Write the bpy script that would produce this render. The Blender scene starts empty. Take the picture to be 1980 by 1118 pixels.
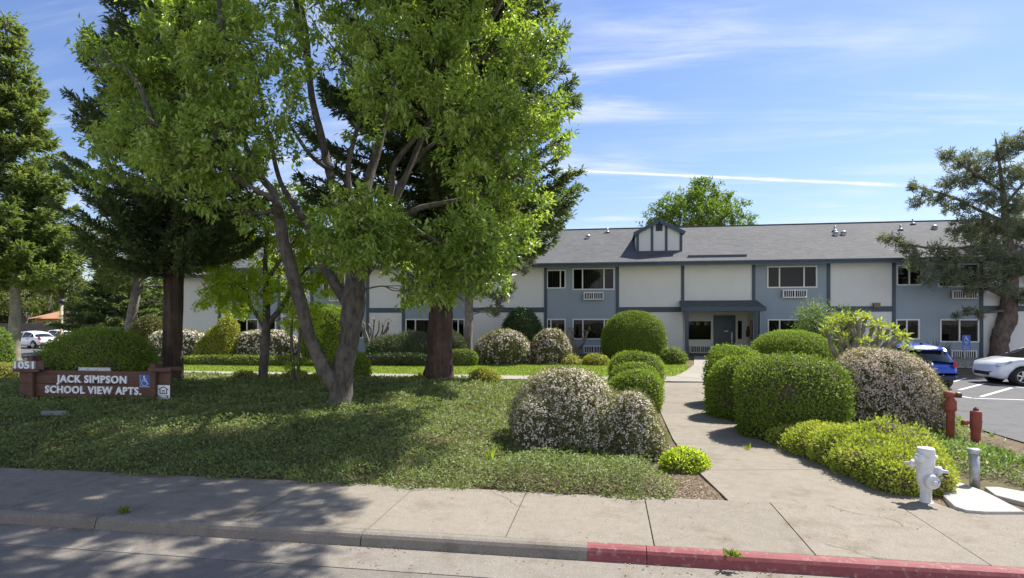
import bpy, math, random
import numpy as np
from mathutils import Vector, Matrix

random.seed(7)
RNG = np.random.default_rng(7)
scene = bpy.context.scene
COL = scene.collection
R = math.radians

# ------------------------------------------------------------------ camera, sky, sun, exposure
FPX, CX, HY = 1150.0, 990.0, 620.0            # focal length, centre column and horizon row of the 1980 px photograph
YAW = R(9.14)
CS, SN = math.cos(YAW), math.sin(YAW)
CAMZ = 2.35
cam_d = bpy.data.cameras.new('camera')
cam_d.sensor_width = 36.0
cam_d.lens = 36.0 * FPX / 1980.0
cam_d.shift_y = (HY - 559.0) / 1980.0
cam_d.clip_start = 0.1
cam_d.clip_end = 3000
cam = bpy.data.objects.new('camera', cam_d)
COL.objects.link(cam)
cam.location = (0, 0, CAMZ)
cam.rotation_euler = (R(90), 0, YAW)
scene.camera = cam

SUN_AZ, SUN_EL = R(48), R(54)                  # azimuth from +Y towards +X
sun_d = bpy.data.lights.new('sun', 'SUN')
sun_d.energy = 5.0
sun_d.angle = R(0.53)
sun_d.color = (1.0, 0.95, 0.86)
sun = bpy.data.objects.new('sun', sun_d)
COL.objects.link(sun)
sdir = Vector((math.sin(SUN_AZ) * math.cos(SUN_EL), math.cos(SUN_AZ) * math.cos(SUN_EL), math.sin(SUN_EL)))
sun.rotation_euler = (-sdir).to_track_quat('-Z', 'Y').to_euler()
sun.location = (20, 20, 40)

scene.view_settings.view_transform = 'Standard'
scene.view_settings.look = 'None'
scene.view_settings.exposure = 1.0
scene.view_settings.gamma = 1.0
SKY_STRENGTH = 0.10

def raydir(px, py):
    u = (px - CX) / FPX
    return Vector((-SN + u * CS, CS + u * SN, (HY - py) / FPX))

def at(px, py, d):
    return Vector((0, 0, CAMZ)) + raydir(px, py) * d

def on_y(px, py, Y):
    r = raydir(px, py)
    return Vector((0, 0, CAMZ)) + r * (Y / r.y)

def build_world():
    w = bpy.data.worlds.new('World')
    scene.world = w
    w.use_nodes = True
    nt = w.node_tree
    N, L = nt.nodes, nt.links
    N.clear()
    out = N.new('ShaderNodeOutputWorld')
    bg = N.new('ShaderNodeBackground')
    bg.inputs['Strength'].default_value = SKY_STRENGTH
    L.new(bg.outputs[0], out.inputs[0])
    sky = N.new('ShaderNodeTexSky')
    sky.sky_type = 'NISHITA'
    sky.sun_disc = False
    sky.sun_elevation = SUN_EL
    sky.sun_rotation = SUN_AZ
    sky.altitude = 50
    sky.air_density = 1.15
    sky.dust_density = 0.55
    sky.ozone_density = 2.0
    tc = N.new('ShaderNodeTexCoord')

    def math_(op, a, b=None, clamp=False):
        n = N.new('ShaderNodeMath'); n.operation = op; n.use_clamp = clamp
        for i, v in enumerate((a, b)):
            if v is None: continue
            if isinstance(v, (int, float)): n.inputs[i].default_value = v
            else: L.new(v, n.inputs[i])
        return n.outputs[0]

    def dot(vec):
        n = N.new('ShaderNodeVectorMath'); n.operation = 'DOT_PRODUCT'
        L.new(tc.outputs['Generated'], n.inputs[0]); n.inputs[1].default_value = vec
        return n.outputs['Value']

    def ramp(src, a, b):
        n = N.new('ShaderNodeMapRange'); n.interpolation_type = 'SMOOTHSTEP'
        L.new(src, n.inputs[0]); n.inputs[1].default_value = a; n.inputs[2].default_value = b
        return n.outputs[0]

    sep = N.new('ShaderNodeSeparateXYZ'); L.new(tc.outputs['Generated'], sep.inputs[0])
    # cirrus sheet: the direction projected on a high flat layer
    den = math_('ADD', math_('MAXIMUM', sep.outputs[2], 0.0), 0.12)
    cx_, cy_ = math_('DIVIDE', sep.outputs[0], den), math_('DIVIDE', sep.outputs[1], den)
    comb = N.new('ShaderNodeCombineXYZ'); L.new(cx_, comb.inputs[0]); L.new(cy_, comb.inputs[1])
    mp = N.new('ShaderNodeMapping'); L.new(comb.outputs[0], mp.inputs[0])
    mp.inputs['Rotation'].default_value = (0, 0, R(-28)); mp.inputs['Scale'].default_value = (0.34, 1.6, 1)
    n1 = N.new('ShaderNodeTexNoise'); L.new(mp.outputs[0], n1.inputs[0])
    n1.inputs['Scale'].default_value = 2.0; n1.inputs['Detail'].default_value = 9; n1.inputs['Roughness'].default_value = 0.62
    n1.inputs['Distortion'].default_value = 0.6
    n2 = N.new('ShaderNodeTexNoise'); L.new(comb.outputs[0], n2.inputs[0])
    n2.inputs['Scale'].default_value = 0.9; n2.inputs['Detail'].default_value = 3
    wisps = math_('MULTIPLY', ramp(n1.outputs['Fac'], 0.42, 0.72), ramp(n2.outputs['Fac'], 0.34, 0.58))
    # contrail: a great circle through two directions
    a, b = raydir(1130, 331).normalized(), raydir(1750, 359).normalized()
    nrm = a.cross(b).normalized()
    along = nrm.cross(a).normalized()
    mid = (a + b).normalized()
    dn = N.new('ShaderNodeTexNoise'); L.new(tc.outputs['Generated'], dn.inputs[0]); dn.inputs['Scale'].default_value = 45; dn.inputs['Detail'].default_value = 4
    dist = math_('ABSOLUTE', dot(nrm))
    dist = math_('ADD', dist, math_('MULTIPLY', math_('SUBTRACT', dn.outputs['Fac'], 0.5), 0.0028))
    t = dot(along)
    wid = math_('ADD', math_('MULTIPLY', t, 0.0018), 0.0029)
    core = math_('SUBTRACT', 1.0, math_('DIVIDE', dist, wid), clamp=True)
    tb = b.dot(along)
    trail = math_('MULTIPLY', ramp(core, 0.0, 0.75), math_('SUBTRACT', 1.0, ramp(t, tb - 0.03, tb + 0.012)))
    trail = math_('MULTIPLY', trail, ramp(t, -0.75, -0.3))
    trail = math_('MULTIPLY', trail, ramp(dot(mid), 0.2, 0.4))
    # whiten: thin high cloud plus a pale veil towards the horizon
    veil = math_('MULTIPLY', math_('SUBTRACT', 1.0, ramp(sep.outputs[2], 0.0, 0.26)), 0.22)
    fac = math_('MAXIMUM', math_('MULTIPLY', wisps, 0.75), math_('MULTIPLY', trail, 1.0))
    fac = math_('MAXIMUM', fac, veil, clamp=True)
    bank = math_('MULTIPLY', ramp(math_('MULTIPLY', sep.outputs[1], -1.0), 0.05, 0.45), math_('MULTIPLY', math_('ADD', 0.55, math_('MULTIPLY', n2.outputs['Fac'], 0.6)), math_('SUBTRACT', 1.0, ramp(sep.outputs[2], 0.22, 0.62))))  # unseen bright cloud low behind the camera, added to fill the shaded fronts
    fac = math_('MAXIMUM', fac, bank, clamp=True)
    tint = N.new('ShaderNodeMixRGB'); tint.blend_type = 'MULTIPLY'; tint.inputs[0].default_value = 1.0
    L.new(sky.outputs[0], tint.inputs[1]); tint.inputs[2].default_value = (0.66, 0.695, 0.865, 1)
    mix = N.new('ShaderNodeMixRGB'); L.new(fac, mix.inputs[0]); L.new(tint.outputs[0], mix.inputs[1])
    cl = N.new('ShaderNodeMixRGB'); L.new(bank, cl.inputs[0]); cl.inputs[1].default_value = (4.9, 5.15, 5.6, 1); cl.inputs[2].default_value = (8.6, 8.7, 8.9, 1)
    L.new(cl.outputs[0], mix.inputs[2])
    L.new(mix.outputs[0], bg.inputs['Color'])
build_world()

# ------------------------------------------------------------------ materials
MATS = {}
def srgb(r, g, b):
    f = lambda c: ((c / 255 + 0.055) / 1.055) ** 2.4 if c > 10 else c / 255 / 12.92
    return (f(r), f(g), f(b))

def new_mat(name):
    m = bpy.data.materials.new(name); m.use_nodes = True
    nt = m.node_tree
    b = nt.nodes.get('Principled BSDF')
    return m, nt, nt.nodes, nt.links, b

def ramp_node(N, L, src, stops):
    r = N.new('ShaderNodeValToRGB')
    el = r.color_ramp.elements
    while len(el) < len(stops): el.new(0.5)
    for e, (p, c) in zip(el, stops):
        e.position = p; e.color = (*c, 1)
    L.new(src, r.inputs[0])
    return r.outputs[0]

def noise(N, L, vec, scale, detail=4, rough=0.6, stretch=None):
    if stretch:
        mp = N.new('ShaderNodeMapping'); mp.inputs['Scale'].default_value = stretch
        L.new(vec, mp.inputs[0]); vec = mp.outputs[0]
    n = N.new('ShaderNodeTexNoise'); L.new(vec, n.inputs[0])
    n.inputs['Scale'].default_value = scale; n.inputs['Detail'].default_value = detail; n.inputs['Roughness'].default_value = rough
    return n.outputs['Fac']

def mixc(N, L, fac, a, b, mode='MIX'):
    m = N.new('ShaderNodeMixRGB'); m.blend_type = mode
    for i, v in ((0, fac), (1, a), (2, b)):
        if isinstance(v, (int, float)): m.inputs[i].default_value = v
        elif isinstance(v, tuple): m.inputs[i].default_value = (*v, 1)
        else: L.new(v, m.inputs[i])
    return m.outputs[0]

def bump(N, L, b, h, strength, dist):
    n = N.new('ShaderNodeBump'); n.inputs['Strength'].default_value = strength; n.inputs['Distance'].default_value = dist
    L.new(h, n.inputs['Height']); L.new(n.outputs[0], b.inputs['Normal'])

def plain(name, col, rough=0.6, metal=0.0, var=0.12, scale=6, bumpy=0.0, spec=0.5, coat=0.0, wear=None):
    if name in MATS: return MATS[name]
    m, nt, N, L, b = new_mat(name)
    tc = N.new('ShaderNodeTexCoord')
    nz = noise(N, L, tc.outputs['Object'], scale, 6)
    lo = tuple(c * (1 - var) for c in col); hi = tuple(min(1, c * (1 + var)) for c in col)
    c = ramp_node(N, L, nz, [(0.3, lo), (0.7, hi)])
    if wear:
        w1 = ramp_node(N, L, noise(N, L, tc.outputs['Object'], 26, 7, 0.75), [(0.60, (0, 0, 0)), (0.66, (0.9,) * 3)])
        w2 = ramp_node(N, L, noise(N, L, tc.outputs['Object'], 9, 6, 0.7, (1, 1, .25)), [(0.5, (0, 0, 0)), (0.8, (0.6,) * 3)])
        c = mixc(N, L, w2, c, tuple(x * .6 for x in wear)); c = mixc(N, L, w1, c, wear)
    L.new(c, b.inputs['Base Color'])
    b.inputs['Roughness'].default_value = rough; b.inputs['Metallic'].default_value = metal
    b.inputs['Specular IOR Level'].default_value = spec
    b.inputs['Coat Weight'].default_value = coat
    if bumpy: bump(N, L, b, noise(N, L, tc.outputs['Object'], scale * 12, 4), bumpy, 0.004)
    MATS[name] = m
    return m

def foliage(name, stops, trans=0.35, rough=0.5, clump=1.2, spec=0.35):
    """leaf colours differ from leaf to leaf (random per island) and between shoots of different age"""
    if name in MATS: return MATS[name]
    m, nt, N, L, b = new_mat(name)
    g = N.new('ShaderNodeNewGeometry')
    tc = N.new('ShaderNodeTexCoord')
    nz = noise(N, L, tc.outputs['Object'], clump, 3)
    f = N.new('ShaderNodeMath'); f.operation = 'MULTIPLY_ADD'
    L.new(g.outputs['Random Per Island'], f.inputs[0]); f.inputs[1].default_value = 0.55
    f2 = N.new('ShaderNodeMath'); f2.operation = 'MULTIPLY_ADD'
    L.new(nz, f2.inputs[0]); f2.inputs[1].default_value = 1.1; f2.inputs[2].default_value = -0.33
    L.new(f2.outputs[0], f.inputs[2])
    col = ramp_node(N, L, f.outputs[0], [(i / (len(stops) - 1), c) for i, c in enumerate(stops)])
    L.new(col, b.inputs['Base Color'])
    b.inputs['Roughness'].default_value = rough
    b.inputs['Specular IOR Level'].default_value = spec
    tr = N.new('ShaderNodeBsdfTranslucent')
    hs = mixc(N, L, 1.0, col, (1.18, 1.2, 0.5), 'MULTIPLY')
    L.new(hs, tr.inputs[0])
    mx = N.new('ShaderNodeMixShader'); mx.inputs[0].default_value = trans
    L.new(b.outputs[0], mx.inputs[1]); L.new(tr.outputs[0], mx.inputs[2])
    L.new(mx.outputs[0], nt.nodes['Material Output'].inputs[0])
    MATS[name] = m
    return m

def bark(name, dark, light, vert=9.0, depth=0.5, blotch=0.0, stretch=(1, 1, 0.12)):
    if name in MATS: return MATS[name]
    m, nt, N, L, b = new_mat(name)
    tc = N.new('ShaderNodeTexCoord')
    n1 = noise(N, L, tc.outputs['Object'], vert, 7, 0.65, stretch)
    n2 = noise(N, L, tc.outputs['Object'], 3.0, 5)
    c = ramp_node(N, L, n1, [(0.32, dark), (0.68, light)])
    c = mixc(N, L, ramp_node(N, L, n2, [(0.45, (0, 0, 0)), (0.75, (0.45 + blotch,) * 3)]), c, tuple(x * 1.5 for x in light))
    L.new(c, b.inputs['Base Color']); b.inputs['Roughness'].default_value = 0.9
    b.inputs['Specular IOR Level'].default_value = 0.15
    bump(N, L, b, n1, depth, 0.05)
    MATS[name] = m
    return m

def concrete(name, col, dark=0.75, fleck=True, stain=(0.5, 0.45, 0.38)):
    if name in MATS: return MATS[name]
    m, nt, N, L, b = new_mat(name)
    tc = N.new('ShaderNodeTexCoord'); O = tc.outputs['Object']
    big = noise(N, L, O, 0.9, 6); mid_ = noise(N, L, O, 7, 5); fine = noise(N, L, O, 85, 2)
    c = ramp_node(N, L, big, [(0.3, tuple(x * dark for x in col)), (0.68, col)])
    isl = N.new('ShaderNodeNewGeometry')
    c = mixc(N, L, 0.5, c, ramp_node(N, L, isl.outputs['Random Per Island'], [(0.0, tuple(x * .78 for x in col)), (0.5, col), (1.0, tuple(x * 1.12 for x in col))]))
    c = mixc(N, L, 0.35, c, ramp_node(N, L, mid_, [(0.3, tuple(x * 0.72 for x in col)), (0.7, tuple(x * 1.18 for x in col))]))
    if fleck:
        v = N.new('ShaderNodeTexVoronoi'); v.inputs['Scale'].default_value = 42; L.new(O, v.inputs[0])
        peb = ramp_node(N, L, v.outputs['Distance'], [(0.10, (1, 1, 1)), (0.34, (0, 0, 0))])
        sel = ramp_node(N, L, v.outputs['Color'], [(0.45, (0, 0, 0)), (0.5, (1, 1, 1))])
        f = mixc(N, L, 1.0, peb, sel, 'MULTIPLY')
        c = mixc(N, L, mixc(N, L, 1.0, f, (0.55, 0.55, 0.55), 'MULTIPLY'), c, tuple(min(1, x * 1.9) for x in col))
    c = mixc(N, L, ramp_node(N, L, fine, [(0.35, (0.5,) * 3), (0.55, (0, 0, 0))]), c, tuple(x * 0.55 for x in col))
    st = noise(N, L, O, 2.3, 7, 0.7)
    c = mixc(N, L, ramp_node(N, L, st, [(0.52, (0, 0, 0)), (0.74, (0.7,) * 3)]), c, tuple(x * s for x, s in zip(col, stain)))
    L.new(c, b.inputs['Base Color']); b.inputs['Roughness'].default_value = 0.9
    b.inputs['Specular IOR Level'].default_value = 0.2
    bump(N, L, b, fine, 0.35, 0.006)
    MATS[name] = m
    return m

M_walk = concrete('exposed aggregate concrete', (0.245, 0.218, 0.180))
M_path = concrete('smooth path concrete', (0.255, 0.225, 0.185), fleck=False)
M_pad = concrete('pale concrete', (0.42, 0.40, 0.365), dark=0.88, fleck=False, stain=(0.75, 0.7, 0.65))
M_walkway = concrete('pale walkway concrete', (0.32, 0.295, 0.255), dark=0.88, fleck=False, stain=(0.75, 0.7, 0.65))
M_curb = concrete('kerb concrete', (0.22, 0.198, 0.168))
M_gutter = concrete('gutter concrete', (0.225, 0.203, 0.175))
M_road = concrete('worn asphalt', (0.185, 0.170, 0.150), dark=0.7)
M_lot = concrete('lot asphalt', (0.125, 0.125, 0.128), dark=0.8)

def red_curb_mat():
    m, nt, N, L, b = new_mat('worn red kerb paint')
    tc = N.new('ShaderNodeTexCoord'); O = tc.outputs['Object']
    c = ramp_node(N, L, noise(N, L, O, 5, 6, 0.7), [(0.3, (0.175, 0.036, 0.041)), (0.7, (0.245, 0.058, 0.063))])
    wear = ramp_node(N, L, noise(N, L, O, 16, 8, 0.75), [(0.54, (0, 0, 0)), (0.66, (0.75,) * 3)])
    L.new(mixc(N, L, wear, c, (0.30, 0.24, 0.21)), b.inputs['Base Color'])
    b.inputs['Roughness'].default_value = 0.75
    bump(N, L, b, noise(N, L, O, 85, 3), 0.3, 0.005)
    return m
M_red = red_curb_mat()

def soil_mat():
    m, nt, N, L, b = new_mat('soil and leaf litter')
    tc = N.new('ShaderNodeTexCoord'); O = tc.outputs['Object']
    c = ramp_node(N, L, noise(N, L, O, 3, 6), [(0.3, (0.085, 0.062, 0.042)), (0.7, (0.19, 0.145, 0.10))])
    c = mixc(N, L, ramp_node(N, L, noise(N, L, O, 40, 6, 0.7), [(0.5, (0, 0, 0)), (0.7, (0.8,) * 3)]), c, (0.26, 0.20, 0.14))
    g = ramp_node(N, L, noise(N, L, O, 0.25, 3), [(0.5, (0, 0, 0)), (0.6, (0.6,) * 3)])
    c = mixc(N, L, g, c, (0.07, 0.085, 0.03))
    L.new(c, b.inputs['Base Color']); b.inputs['Roughness'].default_value = 0.95
    b.inputs['Specular IOR Level'].default_value = 0.1
    bump(N, L, b, noise(N, L, O, 30, 6), 0.8, 0.03)
    return m
M_soil = soil_mat()

def lawn_mat():
    m, nt, N, L, b = new_mat('mown lawn')
    tc = N.new('ShaderNodeTexCoord'); O = tc.outputs['Object']
    c = ramp_node(N, L, noise(N, L, O, 1.2, 6, 0.7), [(0.3, (0.13, 0.20, 0.025)), (0.7, (0.21, 0.28, 0.045))])
    c = mixc(N, L, 0.5, c, ramp_node(N, L, noise(N, L, O, 30, 4), [(0.3, (0.10, 0.16, 0.02)), (0.7, (0.25, 0.32, 0.065))]))
    L.new(c, b.inputs['Base Color']); b.inputs['Roughness'].default_value = 0.9
    b.inputs['Specular IOR Level'].default_value = 0.1
    bump(N, L, b, noise(N, L, O, 60, 4), 0.7, 0.03)
    return m
M_lawn = lawn_mat()

def gravel_mat():
    m, nt, N, L, b = new_mat('pale gravel')
    tc = N.new('ShaderNodeTexCoord'); O = tc.outputs['Object']
    v = N.new('ShaderNodeTexVoronoi'); v.inputs['Scale'].default_value = 14; L.new(O, v.inputs[0])
    c = ramp_node(N, L, v.outputs['Color'], [(0.1, (0.17, 0.14, 0.11)), (0.9, (0.44, 0.38, 0.31))])
    L.new(c, b.inputs['Base Color']); b.inputs['Roughness'].default_value = 0.95
    bump(N, L, b, v.outputs['Distance'], 1.0, 0.05)
    return m
M_gravel = gravel_mat()

def siding_mat(name, col, board=0.0):
    m, nt, N, L, b = new_mat(name)
    tc = N.new('ShaderNodeTexCoord'); O = tc.outputs['Object']
    c = ramp_node(N, L, noise(N, L, O, 0.8, 5), [(0.3, tuple(x * 0.93 for x in col)), (0.7, col)])
    dirt = ramp_node(N, L, noise(N, L, O, 2.2, 6, 0.7, (1, 1, 0.25)), [(0.55, (0, 0, 0)), (0.85, (0.25,) * 3)])
    c = mixc(N, L, dirt, c, tuple(x * 0.72 for x in col))
    L.new(c, b.inputs['Base Color']); b.inputs['Roughness'].default_value = 0.8
    if board:
        w = N.new('ShaderNodeTexWave'); w.bands_direction = 'Z'; w.wave_profile = 'SAW'
        w.inputs['Scale'].default_value = board; L.new(O, w.inputs[0])
        bump(N, L, b, w.outputs['Fac'], 0.35, 0.012)
    else:
        bump(N, L, b, noise(N, L, O, 45, 4), 0.35, 0.008)
    return m
M_white = siding_mat('cream lap siding', (0.68, 0.685, 0.66), 1.6)
M_blue = siding_mat('grey blue siding', (0.275, 0.33, 0.385))
M_trim = plain('dark slate blue trim', (0.050, 0.075, 0.100), 0.6, var=0.08, scale=2)
M_wframe = plain('white window vinyl', (0.66, 0.66, 0.64), 0.45, var=0.03)
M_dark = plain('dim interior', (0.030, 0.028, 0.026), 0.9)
M_blind = plain('beige blind', (0.16, 0.15, 0.13), 0.8)
M_door = plain('dark teal grey door paint', (0.05, 0.078, 0.10), 0.45, var=0.06)
M_metal = plain('brushed steel', (0.55, 0.56, 0.57), 0.35, 0.9)
M_galv = plain('galvanised steel', (0.36, 0.38, 0.40), 0.5, 0.55, var=0.25, scale=14)
M_black = plain('black plastic', (0.018, 0.018, 0.02), 0.5)
M_rubber = plain('tyre rubber', (0.022, 0.022, 0.023), 0.85)

def glass_mat(name, tint=(0.55, 0.6, 0.58), refl=1.0):
    m, nt, N, L, b = new_mat(name)
    N.remove(b)
    tr = N.new('ShaderNodeBsdfTransparent'); tr.inputs[0].default_value = (*tint, 1)
    gl = N.new('ShaderNodeBsdfGlossy'); gl.inputs['Roughness'].default_value = 0.015
    tc = N.new('ShaderNodeTexCoord')
    bp = N.new('ShaderNodeBump'); bp.inputs['Strength'].default_value = 0.05; bp.inputs['Distance'].default_value = 0.05
    L.new(noise(N, L, tc.outputs['Object'], 1.4, 2), bp.inputs['Height']); L.new(bp.outputs[0], gl.inputs['Normal'])
    fr = N.new('ShaderNodeFresnel'); fr.inputs[0].default_value = 1.45
    mu = N.new('ShaderNodeMath'); mu.operation = 'MULTIPLY'; mu.inputs[1].default_value = refl; mu.use_clamp = True
    L.new(fr.outputs[0], mu.inputs[0])
    mx = N.new('ShaderNodeMixShader'); L.new(mu.outputs[0], mx.inputs[0]); L.new(tr.outputs[0], mx.inputs[1]); L.new(gl.outputs[0], mx.inputs[2])
    L.new(mx.outputs[0], nt.nodes['Material Output'].inputs[0])
    return m
M_glass = glass_mat('window glass', refl=0.65)
M_carglass = plain('tinted car glass', (0.012, 0.014, 0.016), 0.06, spec=0.8)

def shingle_mat(name, a, b_):
    m, nt, N, L, b = new_mat(name)
    tc = N.new('ShaderNodeTexCoord'); O = tc.outputs['Object']
    br = N.new('ShaderNodeTexBrick'); L.new(O, br.inputs[0])
    br.inputs['Scale'].default_value = 1.0; br.inputs['Brick Width'].default_value = 0.32; br.inputs['Row Height'].default_value = 0.15
    br.inputs['Mortar Size'].default_value = 0.006; br.offset = 0.37
    br.inputs['Color1'].default_value = (*a, 1); br.inputs['Color2'].default_value = (*b_, 1); br.inputs['Mortar'].default_value = (*[x * 0.45 for x in a], 1)
    c = mixc(N, L, 0.35, br.outputs['Color'], ramp_node(N, L, noise(N, L, O, 0.5, 5), [(0.3, a), (0.7, b_)]))
    c = mixc(N, L, 0.4, c, ramp_node(N, L, noise(N, L, O, 6, 6, .75, (1, 2.2, 1)), [(0.35, tuple(x * .7 for x in a)), (0.7, tuple(x * 1.25 for x in b_))]))
    L.new(c, b.inputs['Base Color']); b.inputs['Roughness'].default_value = 0.92
    bump(N, L, b, br.outputs['Fac'], 0.6, -0.015)
    return m
M_roof = shingle_mat('grey asphalt shingle', (0.045, 0.047, 0.051), (0.115, 0.117, 0.120))
M_terra = shingle_mat('terracotta tile', (0.36, 0.17, 0.09), (0.48, 0.26, 0.15))

def wood_mat(name, a, b_):
    m, nt, N, L, b = new_mat(name)
    tc = N.new('ShaderNodeTexCoord'); O = tc.outputs['Object']
    n1 = noise(N, L, O, 3, 8, 0.7, (0.6, 4, 9))
    c = ramp_node(N, L, n1, [(0.3, a), (0.72, b_)])
    c = mixc(N, L, ramp_node(N, L, noise(N, L, O, 5, 5), [(0.5, (0, 0, 0)), (0.8, (0.4,) * 3)]), c, tuple(x * .5 for x in a))
    L.new(c, b.inputs['Base Color']); b.inputs['Roughness'].default_value = 0.8
    bump(N, L, b, n1, 0.4, 0.01)
    return m
M_wood = wood_mat('weathered red brown timber', (0.070, 0.034, 0.024), (0.150, 0.078, 0.054))
M_fence = wood_mat('grey fence timber', (0.07, 0.06, 0.055), (0.16, 0.14, 0.125))
M_letter = plain('white raised letters', (0.80, 0.82, 0.86), 0.5, var=0.03)
M_signblue = plain('sign blue', (0.03, 0.10, 0.42), 0.5, var=0.05)
M_ink = plain('dark print', (0.03, 0.04, 0.06), 0.6)
M_hyd = plain('chalky white hydrant paint', (0.60, 0.61, 0.62), 0.75, var=0.14, scale=9, bumpy=0.25, wear=(.34, .31, .27))
M_pipe = plain('faded red pipe paint', (0.25, 0.055, 0.040), 0.75, var=0.25, scale=7, bumpy=0.25, wear=(.30, .13, .09))

# ------------------------------------------------------------------ mesh collecting and object helpers
class MB:
    def __init__(self):
        self.v, self.groups, self.n = [], [], 0
    def add(self, verts, faces, mat=0, smooth=False):
        verts = np.asarray(verts, dtype=np.float64).reshape(-1, 3)
        if isinstance(faces, np.ndarray):
            self.groups.append((faces + self.n, mat, smooth))
        else:
            by = {}
            for f in faces: by.setdefault(len(f), []).append(f)
            for k, fs in by.items():
                self.groups.append((np.asarray(fs, dtype=np.int64) + self.n, mat, smooth))
        self.v.append(verts); self.n += len(verts)
        return self
    def box(self, x0, x1, y0, y1, z0, z1, mat=0):
        v = [(x, y, z) for z in (z0, z1) for y in (y0, y1) for x in (x0, x1)]
        return self.add(v, [(0, 2, 3, 1), (4, 5, 7, 6), (0, 1, 5, 4), (2, 6, 7, 3), (0, 4, 6, 2), (1, 3, 7, 5)], mat)
    def bar(self, a, b, w, t, up=(0, 0, 1), mat=0):
        """a rectangular bar from a to b"""
        a, b, up = Vector(a), Vector(b), Vector(up)
        d = (b - a).normalized(); s = d.cross(up)
        if s.length < 1e-4: s = d.cross(Vector((1, 0, 0)))
        s.normalize(); n = s.cross(d)
        v = [p + s * (w / 2 * i) + n * (t / 2 * j) for p in (a, b) for j in (-1, 1) for i in (-1, 1)]
        return self.add([tuple(q) for q in v], [(0, 2, 3, 1), (4, 5, 7, 6), (0, 1, 5, 4), (2, 6, 7, 3), (0, 4, 6, 2), (1, 3, 7, 5)], mat)
    def prism(self, poly, vec, mat=0):
        p = np.asarray(poly, float); k = len(p)
        v = np.vstack([p, p + np.asarray(vec, float)])
        f = [tuple(range(k))[::-1], tuple(range(k, 2 * k))] + [(i, (i + 1) % k, k + (i + 1) % k, k + i) for i in range(k)]
        return self.add(v, f, mat)
    def tube(self, pts, rad, n=10, mat=0, lump=0.0, seed=0, cap=True, smooth=True, flute=0.0):
        P = np.asarray([tuple(p) for p in pts], float); Rr = np.asarray(rad, float)
        T = np.gradient(P, axis=0); T /= np.linalg.norm(T, axis=1)[:, None] + 1e-9
        ref = np.array([0.31, 0.95, 0.05]) if abs(T[0][2]) > 0.5 else np.array([0., 0., 1.])
        rg = np.random.default_rng(seed + 11)
        ang = np.linspace(0, 2 * np.pi, n, endpoint=False)
        ph = rg.uniform(0, 6.28, 4)
        V = []
        for i in range(len(P)):
            s = np.cross(T[i], ref); s /= np.linalg.norm(s) + 1e-9
            q = np.cross(T[i], s)
            r = Rr[i] * (1 + lump * (0.5 * np.sin(2 * ang + ph[0] + i * 0.5) + 0.5 * np.sin(3 * ang + ph[1] - i * 0.8)) + lump * 0.4 * rg.normal(size=n)
                         + flute * np.sin(7 * ang + ph[2] + 0.15 * i))
            V.append(P[i] + np.outer(np.cos(ang) * r, s) + np.outer(np.sin(ang) * r, q))
        V = np.vstack(V); F = []
        for i in range(len(P) - 1):
            for j in range(n):
                a, b = i * n + j, i * n + (j + 1) % n
                F.append((a, b, b + n, a + n))
        self.add(V, np.array(F), mat, smooth)
        if cap:
            for i, rev in ((0, True), (len(P) - 1, False)):
                ring = V[i * n:(i + 1) * n]
                self.add(ring, [tuple(range(n))[::-1] if rev else tuple(range(n))], mat)
        return self
    def lathe(self, prof, origin=(0, 0, 0), axis=(0, 0, 1), n=20, mat=0, smooth=True):
        """prof = [(radius, height along the axis)]"""
        ax = Vector(axis).normalized()
        s = ax.cross(Vector((0, 0, 1)) if abs(ax.z) < 0.9 else Vector((1, 0, 0))).normalized(); q = ax.cross(s)
        o = Vector(origin); V = []
        for r, h in prof:
            for j in range(n):
                a = 2 * math.pi * j / n
                V.append(tuple(o + ax * h + s * (r * math.cos(a)) + q * (r * math.sin(a))))
        F = [(i * n + j, i * n + (j + 1) % n, (i + 1) * n + (j + 1) % n, (i + 1) * n + j) for i in range(len(prof) - 1) for j in range(n)]
        F += [tuple(range(n))[::-1], tuple(range((len(prof) - 1) * n, len(prof) * n))]
        return self.add(V, F, mat, smooth)
    def sheet(self, X, Y, Z, mat=0, smooth=True):
        """X, Y, Z as 2-D arrays"""
        r, c = X.shape
        idx = np.arange(r * c).reshape(r, c)
        F = np.stack([idx[:-1, :-1], idx[:-1, 1:], idx[1:, 1:], idx[1:, :-1]], -1).reshape(-1, 4)
        return self.add(np.stack([X, Y, Z], -1).reshape(-1, 3), F, mat, smooth)
    def mesh(self, name, mats, org=(0, 0, 0)):
        me = bpy.data.meshes.new(name)
        V = np.vstack(self.v) - np.asarray(tuple(org), float)
        me.vertices.add(len(V)); me.vertices.foreach_set('co', V.astype(np.float32).ravel())
        loops = np.concatenate([g[0].ravel() for g in self.groups])
        tot = np.concatenate([np.full(len(g[0]), g[0].shape[1]) for g in self.groups])
        st = np.concatenate([[0], np.cumsum(tot)[:-1]])
        mi = np.concatenate([np.full(len(g[0]), g[1]) for g in self.groups])
        sm = np.concatenate([np.full(len(g[0]), g[2]) for g in self.groups])
        me.loops.add(len(loops)); me.loops.foreach_set('vertex_index', loops.astype(np.int32))
        me.polygons.add(len(tot)); me.polygons.foreach_set('loop_start', st.astype(np.int32))
        me.polygons.foreach_set('material_index', mi.astype(np.int32)); me.polygons.foreach_set('use_smooth', sm.astype(bool))
        me.update(calc_edges=True)
        for m in (mats if isinstance(mats, (list, tuple)) else [mats]): me.materials.append(m)
        return me

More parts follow.
